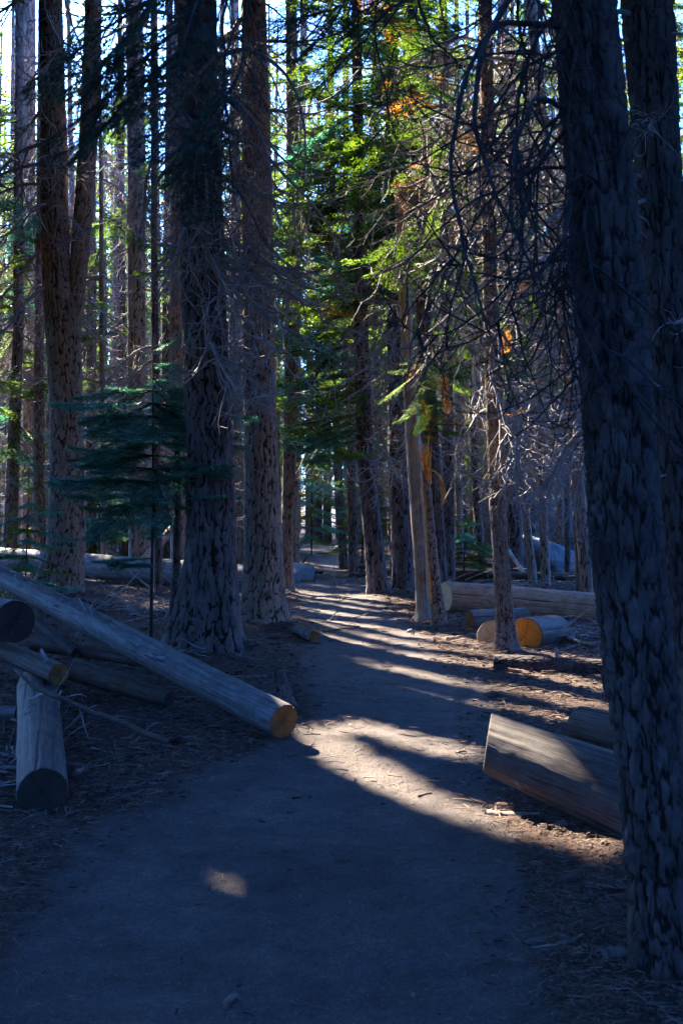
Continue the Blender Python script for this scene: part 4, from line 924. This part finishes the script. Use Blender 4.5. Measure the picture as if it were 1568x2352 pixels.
# ------------------------------------------------------------------ logs
def log(name, label, A, B, r0, r1, mat, cutA=None, cutB=None, cracks=3, bark=False, seed=1, stubs=0, cat='log', knots=0, group=None, nu=150, nL=None, bow=0., skew=0., obl=0.):
    """A, B: world ends of the axis; cut ends are children"""
    A = np.asarray(A, float); B = np.asarray(B, float); L = float(np.linalg.norm(B-A)); nL = nL or int(min(420, 60+L*70))
    x = np.linspace(0, L, nL); th = np.linspace(0, 2*PI, nu, endpoint=False); T, X = np.meshgrid(th, x); rr = np.random.default_rng(seed)
    r = (r0+(r1-r0)*X/L)*(1+.035*fbm(np.cos(T)*1.3+X*.7, np.sin(T)*1.3+seed, seed, 3))
    p = np.ones_like(T)
    if bark:
        nc = int(2*PI*r0/.03); e, cid = voronoi(T/(2*PI)*nc+.9*fbm(X*6, T*2, seed), X/.10+.9*fbm(T*3, X*4, seed+1), nc, seed); p = sst(.0, .5*vn(X*7, T*2, seed)+.1, e); r = r+.008*(p-1)+.004*(cid-.5)+.006*fbm(X*5, T*2, seed+5)
    else:
        for c in range(cracks):
            t0 = rr.uniform(0, 2*PI); w = rr.uniform(.02, .045)*(.12/r0)**.5; x0, x1 = sorted(rr.uniform(-.2*L, 1.2*L, 2)); x1 = max(x1, x0+.5*L)
            if c < 2: x0, x1 = -1, L+1; t0 = rr.uniform(-.9, .9)+PI/2+(.4 if c else -.5)
            dt = np.abs(((T-t0-.12*fbm(X*1.5, X*0+c, seed+c, 3)-skew*X+PI) % (2*PI))-PI)
            wv_ = w*(.7+.6*vn(X*5, X*0+c, seed)); win = 1 if c < 2 else sst(x0, x0+.3*L+.01, X)*sst(x1, x1-.3*L-.01, X); q = 1-(1-sst(wv_*.4, wv_*1.2+.045, dt))*win*(.35+.65*vn(X*3, X*0+c*3, seed)); p = np.minimum(p, q)
        r = r-.008*(1-p)*min(1, r0/.1)+.0035*fbm(T*9, X*1.6, seed+7, 3)+.004*fbm(T*2.5, X*5, seed+8, 3)
        for k in range(knots):
            t0 = rr.uniform(0, 2*PI); xx = rr.uniform(.1, .95)*L; r = r+.012*np.exp(-(((T-t0+PI) % (2*PI)-PI)**2*r0*r0+(X-xx)**2)/.0006)
    r[0] *= .97; r[-1] *= .97
    bz = bow*np.sin(PI*X/L)
    V = np.stack([X+obl*r*np.cos(T)*(1-X/L)**3, r*np.cos(T), r*np.sin(T)+bz], -1).reshape(-1, 3)
    q = Vector(B-A).to_track_quat('X', 'Z')
    o = obj(name, mesh(name, V, grid_faces(nL, nu)[:, ::-1], M[mat], True, {'furrow': p.ravel()}), None, A, label=label, cat=cat, group=group)
    o.rotation_mode = 'QUATERNION'; o.rotation_quaternion = q
    for end, cm, i0 in ((0, cutA, 0), (L, cutB, nL-1)):
        if not cm: cm = 'cut_dark'
        ring = V.reshape(nL, nu, 3)[i0]; rings = [ring*[1, 1, 1]]; c = ring.mean(0); m = 10
        pts = []; fur = []
        for j in range(m):
            f = 1-j/m; w = c+(ring-c)*f; w = w.copy(); jj = (rr.normal(0, .0015, nu) if j else 0)
            w[:, 0] += jj+(.001 if end else -.001); pts.append(w)
            ff = np.ones(nu)
            if j == 0: ff[:] = .35
            for t0, lim in ((1.3+seed, .95), (2.2+seed*1.7, .7), (4.4+seed, .6)):
                dt = np.abs(((th-t0+PI) % (2*PI))-PI)*max(f, .12); ff = np.where((dt < .016) & (f < lim), 0, ff)
            fur.append(ff)
        pts.append(c[None]+[[.001 if end else -.001, 0, 0]]); fur.append([1])
        Vc = np.concatenate(pts); Fq = grid_faces(m, nu); a = (m-1)*nu+np.arange(nu); Ft = np.stack([a, (m-1)*nu+(np.arange(nu)+1) % nu, np.full(nu, m*nu)], -1)
        obj('cut_end', mesh('cut_end', Vc, [Fq, Ft], M[cm], False, {'furrow': np.concatenate(fur)}), o)
    for k in range(stubs):
        xx = rr.uniform(.08, .92)*L; t0 = rr.uniform(.2, 1.6)+ (PI if rr.random() < .15 else 0); rl = r0+(r1-r0)*xx/L
        P = grow(np.array([[xx, math.cos(t0)*rl*.9, math.sin(t0)*rl*.9]]), np.array([[rr.uniform(-.3, .9), math.cos(t0), math.sin(t0)]]), np.array([rr.uniform(.03, .12)*(1.3 if r0 > .1 else 1)]), 5, 0, .12, (0, 0), rr)
        rad = rr.uniform(.008, .017); v, f = tubes(P, np.array([[1.5, 1.1, 1, .95, .55]])*rad, 7)
        n = len(v); v = np.concatenate([v, P[0, -1:]+norm(P[0, -1:]-P[0, -2:-1])*.004]); ft = np.stack([n-7+np.arange(7), n-7+(np.arange(7)+1) % 7, np.full(7, n)], -1)
        obj('branch_stub', mesh('branch_stub', v, [f, ft], M['twig']), o)
    return o
def G(px, py, up=0.):
    p = ground_at(px, py); p[2] += up; return p

e1 = W(652, 1657, 6.85); e0 = W(0, 1322, 10.6); e0 = e1+(e0-e1)*1.35
lg = log('log', 'long smooth silvery log sloping down from upper left to its sawn end by the trail', e1, e0, .122, .105, 'peel_blue', 'cut_brown', None, 5, seed=2, stubs=13, knots=6, nL=420, nu=110)
# ragged strip of bark still lying along its top
def bark_strip():
    rr = np.random.default_rng(4); Lg = float(np.linalg.norm(e0-e1)); n = 150
    for k, (a, b) in enumerate(((.36, .52), (.53, .62), (.63, .80), (.81, .99))):
        x = np.linspace(a, b, n)*Lg; V = []
        wl = .12+.30*vn(x*9, x*0, k); wr = .10+.35*vn(x*11, x*0+5, k); c = PI/2-.35+.1*fbm(x*2, x*0, k)
        for j, q in enumerate(np.linspace(-1, 1, 9)):
            t = c+np.where(q < 0, q*wl, q*wr); rad = .122+(.105-.122)*x/Lg+.004+.011*(1-abs(q)**3)*(.5+vn(x*25, x*0+j*.8, k))
            V.append(np.stack([x, rad*np.cos(t), rad*np.sin(t)], -1))
        V = np.stack(V, 1).reshape(-1, 3)
        obj('bark_strip', mesh('bark_strip', V, grid_faces(n, 9, False), M['bark_dark'], False, {'furrow': rr.random(len(V))*.5+.5}), lg)
bark_strip()
log('log', 'thick grey fallen log lying behind the forked conifer and the young fir', W(600, 1332, 20.9), W(-60, 1278, 25.5), .30, .27, 'peel_blue', None, None, 3, seed=3, stubs=5, knots=4)
log('log', 'dark round log with a blackened sawn end resting on the pile at the left edge', W(36, 1427, 7.6), W(-230, 1395, 9.3), .165, .17, 'peel_blue', 'cut_dark', None, 3, seed=4, knots=3)
log('log', 'short thin log with peeling bark and a brown sawn end under the dark round log', W(137, 1548, 7.3), W(-60, 1462, 8.6), .078, .085, 'peel_grey', 'cut_brown', None, 5, seed=5, stubs=1)
log('log', 'deeply cracked grey log lying towards the camera at lower left', W(100, 1830, 5.1)+[0, 0, .02], W(86, 1575, 7.9), .128, .15, 'peel_grey', 'cut_dark', None, 5, seed=6, stubs=1, knots=9, skew=.3)
log('log', 'thin pale pole end touching the cracked grey log at the left edge', W(44, 1636, 7.0), W(-160, 1640, 7.2), .045, .05, 'peel_blue', 'cut_brown', None, 2, seed=7)
log('log', 'big weathered barkless log jutting towards the trail at lower right', W(1118, 1704, 5.35), np.array([1.50, 4.62, .13]), .152, .205, 'peel_grey', 'cut_dark', None, 7, seed=8, knots=3, nL=300, nu=130, obl=-.68)
log('log', 'short plain log half hidden behind the near trunk above the big weathered log', W(1328, 1664, 6.6), W(1560, 1725, 6.0), .125, .14, 'peel_brown', 'cut_brown', None, 3, seed=9)
log('log', 'long thick log with one lengthwise split behind the slim sunlit trunk', W(1022, 1370, 16.0), W(1640, 1425, 13.9), .245, .25, 'peel_warm', 'cut_pale', None, 3, seed=10, knots=3, obl=-.95)
log('log', 'short sawn block with a knot hole between the long split log and the slim trunk', W(1078, 1430, 13.2), W(1206, 1424, 13.4), .17, .17, 'peel_blue', 'cut_brown', 'cut_pale', 2, seed=12, knots=2)
log('log', 'stubby log block with a bright orange sawn face right of the slim sunlit trunk', W(1206, 1459, 11.55), W(1272, 1450, 12.3), .205, .205, 'peel_brown', 'cut_orange', None, 3, seed=13)
log('log', 'pale thin slice of sawn log standing on edge left of the slim sunlit trunk', W(1128, 1462, 11.9), W(1150, 1460, 12.15), .19, .19, 'peel_warm', 'cut_pale', 'cut_pale', 1, seed=14)
log('log', 'dark log still in rough bark lying in front of the orange faced block', W(1137, 1526, 9.95), W(1420, 1540, 9.5), .102, .10, 'bark_near', 'cut_dark', None, bark=True, seed=15, stubs=2)
log('log', 'small barky log lying at the foot of the grey lichen flecked trunk', W(684, 1452, 12.9)+[0, 0, .03], W(722, 1468, 12.15)+[0, 0, .03], .075, .07, 'bark_dark', 'cut_orange', 'cut_brown', bark=True, seed=16, nu=50)
log('log', 'dark rotten pole lying behind the cracked log under the long silvery one', W(80, 1478, 9.3), W(330, 1520, 8.6), .07, .035, 'peel_brown', None, None, 4, seed=17, nu=40)
log('log', 'flat dark slab of decayed wood beneath the long silvery log', W(170, 1530, 8.6)-[0, 0, .03], W(390, 1590, 7.9)-[0, 0, .05], .10, .06, 'peel_brown', None, None, 6, seed=18, nu=50)
log('log', 'dark pole running from the round log down to the ground at left', W(90, 1432, 9.2), W(175, 1500, 8.8), .05, .05, 'peel_brown', None, None, 3, seed=19, nu=40)
log('log', 'thin fallen trunk lying far back in front of the blue boulders', W(1020, 1320, 24), W(1420, 1326, 23.5), .10, .09, 'peel_brown', None, None, 2, seed=20, nu=30)
log('log', 'slender fallen pole beyond the thin fallen trunk by the boulders', W(1040, 1296, 30), W(1450, 1306, 29), .07, .06, 'peel_blue', None, None, 2, seed=21, nu=24)
log('log', 'slanting broken pole leaning across the ground left of the boulders', W(1162, 1258, 25), W(1212, 1330, 23.8), .05, .05, 'twig', None, None, 1, seed=22, nu=20)
log('log', 'topmost pale pole stacked on the bank behind the leaning dark trunk', W(822, 1300, 27), W(880, 1303, 26.5), .07, .07, 'peel_brown', 'cut_pale', None, 1, seed=23, nu=24)
log('log', 'bottom pale pole stacked on the bank behind the leaning dark trunk', W(815, 1320, 25.6), W(880, 1323, 25.4), .06, .06, 'peel_brown', 'cut_pale', None, 1, seed=24, nu=24)
log('log', 'mossy half buried log slanting behind the grey fallen log', W(330, 1290, 24.5), W(395, 1215, 26), .13, .10, 'peel_warm', None, None, 2, seed=25, nu=30)

# ------------------------------------------------------------------ sticks, stump, rocks
def stick(name, label, pts, r0, r1, mat='twig', seed=1, cat='stick', group=None, k=7, broken=False):
    C = np.array([np.asarray(p, float) for p in pts]); rr = np.random.default_rng(seed); t = np.linspace(0, len(C)-1, 22)
    P = np.stack([np.interp(t, np.arange(len(C)), C[:, q]) for q in range(3)], -1)
    for _ in range(2): P[1:-1] = (P[:-2]+P[1:-1]*2+P[2:])/4
    P[1:-1] += rr.normal(0, r0*.14, (20, 3)); base = P[0].copy()
    rad = np.linspace(r0, r1, 22)*(1+rr.normal(0, .08, 22)); v, f = tubes(P[None]-base, rad[None], k)
    n = len(v); v = np.concatenate([v, P[:1]-base, P[-1:]-base]); a = np.arange(k); b = (a+1) % k
    ft = np.concatenate([np.stack([b, a, np.full(k, n)], -1), np.stack([n-k+a, n-k+b, np.full(k, n+1)], -1)])
    o = obj(name, mesh(name, v, [f, ft], M[mat], True, {'furrow': np.ones(len(v))}), None, base, label=label, cat=cat, group=group)
    if broken:
        mb = MB()
        for i in range(12):
            Q = grow(np.zeros((1, 3)), norm((P[-1]-P[-4])[None])+rr.normal(0, .35, (1, 3)), np.array([rr.uniform(.05, .14)]), 4, 0, .1, (0, 0), rr); vv, ff = tubes(Q, np.array([[.02, .016, .01, .002]]), 4); mb.add(vv+P[-1]-base, ff)
        obj('broken_end', mb.mesh('broken_end', M['splinter' if mat == 'x' else 'cut_brown'], False, 'furrow'), o)
    return o
stick('branch', 'long crooked grey branch leaning over the cracked log with a torn brown end', [W(36, 1538, 6.9), W(95, 1592, 6.7), W(150, 1604, 6.7), W(215, 1640, 6.6), W(265, 1650, 6.6), W(330, 1684, 6.55), W(390, 1704, 6.5)], .012, .022, 'peel_brown', 3, 'branch', broken=True)
SP = [((1022, 1472), (1122, 1464), .030, 'smooth stick lying beside the trail in front of the knot holed block'),
      ((1020, 1458), (1070, 1458), .02, 'short dark stick at the foot of the splintered trunk'),
      ((530, 1562), (612, 1558), .022, 'straight stick behind the sawn end of the long silvery log'),
      ((880, 1405), (930, 1412), .02, 'small stick on the trail left of the bare snag'),
      ((740, 1452), (825, 1440), .014, 'thin root like stick across the trail beyond the sunlit patch'),
      ((690, 1335), (725, 1336), .03, 'dark stick lying on the left edge of the far trail'),
      ((1195, 2170), (1290, 2168), .006, 'thin tan twig on the dirt left of the foot of the near trunk'),
      ((1290, 2168), (1335, 2148), .007, 'curved tan twig tip left of the foot of the near trunk'),
      ((1345, 2030), (1432, 2042), .009, 'dark twig pointing at the near trunk'),
      ((518, 2318), (544, 2290), .013, 'short stub of stick at the bottom edge left of centre'),
      ((662, 1738), (680, 1734), .012, 'little chip in the middle of the trail beyond the shadow'),
      ((340, 1816), (374, 1822), .011, 'short twig on the dirt right of the cracked log'),
      ((170, 1788), (200, 1772), .022, 'pale stubby stick against the cracked log'),
      ((770, 1980), (800, 1976), .008, 'small chip near the middle of the foreground dirt'),
      ((1290, 1470), (1366, 1492), .035, 'pale stick right of the orange faced block'),
      ((1296, 1495), (1366, 1478), .02, 'thin forked stick crossing the pale stick right of the block'),
      ((620, 1440), (626, 1416), .02, 'upright splinter of wood by the grey trunk'),
      ((1150, 1660), (1180, 1668), .008, 'twig lying between the trail and the big weathered log'),
      ((440, 1500), (428, 1476), .03, 'broken stub sticking up at the foot of the thickest trunk'),
      ((1384, 1942), (1410, 1930), .012, 'bark chip beside the near trunk below the big weathered log'),
      ((250, 1600), (330, 1575), .025, 'dark crooked stick under the long silvery log'),
      ((960, 1830), (990, 1822), .007, 'tiny twig in the bright sun strip on the trail')]
for i, (a, b, r, lb) in enumerate(SP):
    pa, pb = G(*a, r*.8), G(*b, r*.8); mid = (pa+pb)/2+rng.normal(0, .015, 3)*[1, 1, .2]
    if 'sticking up' in lb or 'upright' in lb: pb = pa+np.array([.02, .0, .22])
    stick('stick', lb, [pa, mid, pb], r, r*.8, 'litter', 40+i)
def chunk(label, px, py, L, w, h, az, mat, seed, name='wood_chunk'):
    rr = np.random.default_rng(seed); p = G(px, py, 0); n = 10; k = 10; x = np.linspace(-L/2, L/2, n); th = np.linspace(0, 2*PI, k, endpoint=False)
    T, X = np.meshgrid(th, x); r = 1+rr.normal(0, .09, T.shape); yy = np.cos(T)*w/2*r; zz = np.maximum(np.sin(T)*h*.6*r+h*.4, -.01); X = X+rr.normal(0, L*.01, T.shape)
    V = np.stack([X, yy, zz], -1).reshape(-1, 3); V = np.concatenate([V, [[-L/2, 0, h*.35], [L/2, 0, h*.35]]]); a = np.arange(k); b = (a+1) % k
    ft = np.concatenate([np.stack([a, b, np.full(k, n*k)], -1), np.stack([(n-1)*k+b, (n-1)*k+a, np.full(k, n*k+1)], -1)])
    obj(name, mesh(name, V, [grid_faces(n, k), ft], M[mat], False, {'furrow': np.ones(len(V))}), None, p, (0, 0, az), label=label, cat='piece of wood')
chunk('small sunlit block of wood behind the split stick near the big weathered log', 1156, 1858, .095, .05, .035, .1, 'peel_warm', 1)
chunk('split stick of wood lying in the sun at the edge of the trail', 1192, 1878, .20, .055, .03, -.15, 'peel_warm', 2)
chunk('stubby left piece of wood touching the split stick in the sun', 1132, 1874, .08, .05, .03, -.5, 'peel_warm', 3)
chunk('small tilted chunk at the edge of the shade under the big weathered log', 1282, 1900, .09, .035, .03, .8, 'peel_warm', 4)
chunk('flat curled piece of bark at the foot of the near trunk', 1222, 1988+200-20, .08, .04, .02, .5, 'peel_brown', 5)
chunk('dark clod of bark by the foot of the near trunk', 1408, 2255-60, .07, .05, .03, .2, 'bark_dark', 6)
chunk('square brown block of wood at the right foot of the thickest trunk', 568, 1487, .18, .12, .09, .2, 'peel_brown', 7)
chunk('flat chip of wood on the mound right of the thickest trunk', 628, 1466, .16, .09, .05, .1, 'peel_brown', 8)

def stump():
    p = G(640, 1618, 0); rr = np.random.default_rng(6); n = 26; k = 40; T, Z = np.meshgrid(np.linspace(0, 2*PI, k, endpoint=False), np.linspace(0, 1, n))
    top = .26*(.55+.6*vn(np.cos(T)*2+3, np.sin(T)*2, 5)+.25*rr.random(k)[None]); r = .13*(1-.55*Z)*(1+.25*np.cos(3*T+1)*(1-Z))*(1+.18*fbm(T*4, Z*3, 9))
    V = np.stack([r*np.cos(T), r*np.sin(T), Z*top-.03], -1).reshape(-1, 3); V = np.concatenate([V, [[0, 0, .12]]]); a = (n-1)*k+np.arange(k)
    ft = np.stack([a, (n-1)*k+(np.arange(k)+1) % k, np.full(k, n*k)], -1)
    obj('stump', mesh('stump', V, [grid_faces(n, k), ft], M['bark_dark'], False, {'furrow': rr.random(len(V))}), None, p, label='small jagged dark stump behind the sawn end of the long silvery log', cat='stump')
stump()
def rock(label, p, s, seed, mat='rock', rot=0, flat=1., name='boulder', cat='boulder'):
    n, k = 60, 80; T, Pp = np.meshgrid(np.linspace(0, 2*PI, k, endpoint=False), np.linspace(.001, PI-.001, n)); x = np.sin(Pp)*np.cos(T); y = np.sin(Pp)*np.sin(T); z = np.cos(Pp)
    r = 1+.28*fbm(x*1.3+z+seed, y*1.3-z*.7, seed, 2)+.12*fbm(x*4+z*2, y*4-z*2, seed+1, 4)
    rr = np.random.default_rng(seed)
    for _ in range(7):
        nn = norm(rr.normal(0, 1, 3)); d = (x*nn[0]+y*nn[1]+z*nn[2])*r; r = np.where(d > .78, r*.78/np.maximum(d, .01), r)
    V = np.stack([x*r*s[0], y*r*s[1], z*r*s[2]*flat], -1).reshape(-1, 3)
    obj(name, mesh(name, V, grid_faces(n, k)[:, ::-1], M[mat]), None, p, (0, 0, rot), label=label, cat=cat)
rock('lower bluish boulder in the shade behind the smooth grey pole', W(1236, 1292, 28), (1.1, .9, .75), 1)
rock('upper and larger bluish boulder behind the lower one', W(1285, 1235, 33), (1.5, 1.3, 1.35), 2)
rock('low sloping grey slab of rock at the left side of the far trail', W(668, 1326, 25.5), (.75, 2.2, .40), 3, flat=1, name='rock_slab', cat='rock')
rock('tawny sunlit boulder far behind the left end of the fallen logs', W(60, 1190, 36), (.9, .8, 1.3), 4, 'rock_warm')
rock('white stone at the right bend of the trail end', W(788, 1258, 48), (.4, .3, .18), 5, 'rock_warm', name='stone', cat='stone')
rock('small grey stone at the foot of the bare snag', G(942, 1452, .01), (.05, .04, .035), 6, name='stone', cat='stone')

def pile(label, name, px, py, d, n, spread, seed, mat, rl=(.2, .9), rad=.012, cat='brush pile', h=.3):
    rr = np.random.default_rng(seed); c = W(px, py, d); c[2] = float(gh(c[0], c[1]))
    S = rr.normal(0, 1, (n, 3))*spread+[0, 0, h*.3]; S[:, 2] = np.abs(S[:, 2])*.5
    D = rr.normal(0, 1, (n, 3))*[1, 1, .3]; P = grow(S, D, rr.uniform(*rl, n), 8, rr.uniform(-.6, 1.5, n), .12, (1, -.5), rr); P[..., 2] = np.maximum(P[..., 2], .0)
    v, f = tubes(P, (rad*rr.uniform(.4, 1.3, (n, 1)))*np.linspace(1, .4, 8), 4)
    obj(name, mesh(name, v, f, M[mat]), None, c, label=label, cat=cat, kind='stuff')
pile('tangle of dead twigs heaped under the grey fallen log', 'brush', 450, 1400, 15.5, 110, (1.1, .6, .3), 1, 'twig', (.3, 1.1))
pile('loose pale twigs scattered left of the cracked log', 'brush', 10, 1720, 5.9, 90, (.25, .5, .05), 2, 'twig', (.1, .4), .006)
pile('dark rotten debris on the left bank of the far trail', 'brush', 690, 1303, 27, 26, (.18, .5, .10), 3, 'peel_brown', (.2, .6), .035)
pile('dead sticks heaped on the ground around the blue boulders', 'brush', 1200, 1330, 22, 260, (2.6, 2.2, .12), 4, 'twig', (.3, 1.2), .014)
pile('dead sticks and splinters right of the orange faced block', 'brush', 1320, 1450, 12.6, 90, (.5, .5, .08), 5, 'twig', (.15, .7), .010)
pile('dry twigs at the foot of the forked conifer', 'brush', 250, 1400, 16.5, 120, (1.6, .8, .15), 6, 'twig', (.3, 1.0), .010)
pile('fine twigs at the foot of the thickest trunk', 'brush', 400, 1500, 10.6, 60, (.5, .3, .06), 7, 'twig', (.1, .4), .006)
pile('twigs wound over the cracked log under the long crooked branch', 'brush', 110, 1590, 6.9, 26, (.16, .12, .25), 8, 'twig', (.15, .4), .005, h=.8)

# ------------------------------------------------------------------ litter
def litter(nm, n, ln, wd, mat, seed, region, dens_path=.08, ymin=2.2, ymax=22, k=3):
    rr = np.random.default_rng(seed); out = []
    y = ymin*np.exp(rr.random(n*3)*math.log(ymax/ymin)); px = rr.uniform(-60, 1630, n*3); x = (px-784)/F*y
    pi = path_in(x, y); keep = rr.random(n*3) < np.where(pi > .12, dens_path, np.where(pi > -.1, .45, 1.))*region(x, y); x, y = x[keep][:n], y[keep][:n]; n = len(x)
    a = rr.normal(.0, 1.0, n)+np.where(x > 0, 0, .4); L = rr.uniform(*ln, n)*(.6+.4*sst(3, 7, y)+np.clip(y-6, 0, 20)*.04); rd = rr.uniform(*wd, n)*(.55+.45*sst(3, 7, y)+np.clip(y-5, 0, 20)*.09)
    z = gh(x, y)+.012+.02*fbm(x*1.7, y*1.7, 21, 3)
    c = np.stack([x, y, z+rr.uniform(.0, .018, n)], -1); dv = np.stack([np.cos(a), np.sin(a), rr.normal(0, .12, n)], -1)*L[:, None]/2
    bend = rr.normal(0, .12, (n, 1))*np.stack([-np.sin(a), np.cos(a), a*0], -1)*L[:, None]
    P = np.stack([c-dv, c+bend, c+dv], 1); v, f = tubes(P, rd[:, None]*np.array([[1, .95, .5]]), k)
    obj(nm, mesh(nm, v, f, M[mat], False), kind='stuff', label='dry twigs and bark flakes scattered over the forest floor' if 'twig' in nm else 'fallen needles and splinters covering the duff beside the trail', cat='ground litter')
litter('twig_litter', 12000, (.03, .14), (.0018, .005), 'litter', 1, lambda x, y: np.where((x > 0) & (y > 5), 1., .6))
litter('needle_litter', 34000, (.015, .06), (.0008, .0022), 'litter', 2, lambda x, y: np.where((x > 0), 1., .7), .12)
litter('twig_litter', 2600, (.02, .07), (.004, .009), 'peel_brown', 3, lambda x, y: 1.+0*x, .03)

def pebbles():
    rr = np.random.default_rng(12); n = 9000; y = 2.3*np.exp(rr.random(n)*math.log(7)); px = rr.uniform(-40, 1600, n); x = (px-784)/F*y
    r = rr.uniform(.002, .0075, n)*(.7+y*.06)*np.where(rr.random(n) < .03, 2.2, 1); z = gh(x, y)+.006+.02*fbm(x*1.7, y*1.7, 21, 3)*(.35+.65*sst(.25, -.25, path_in(x, y)))
    o = norm(np.array([[1, 0, 0], [-.5, .8, 0], [-.5, -.8, 0], [0, 0, .8], [.3, .3, .5]])); f = np.array([[0, 1, 3], [1, 2, 3], [2, 0, 3], [0, 1, 4]])
    V = np.stack([x, y, z], -1)[:, None]+o[None]*(r[:, None, None]*rr.uniform(.6, 1.4, (n, 5, 1))); Ft = f[None]+(np.arange(n)*5)[:, None, None]
    obj('gravel', mesh('gravel', V.reshape(-1, 3), Ft.reshape(-1, 3), M['litter'], False), kind='stuff', label='small grit and crumbs of soil on the trail', cat='gravel')
pebbles()
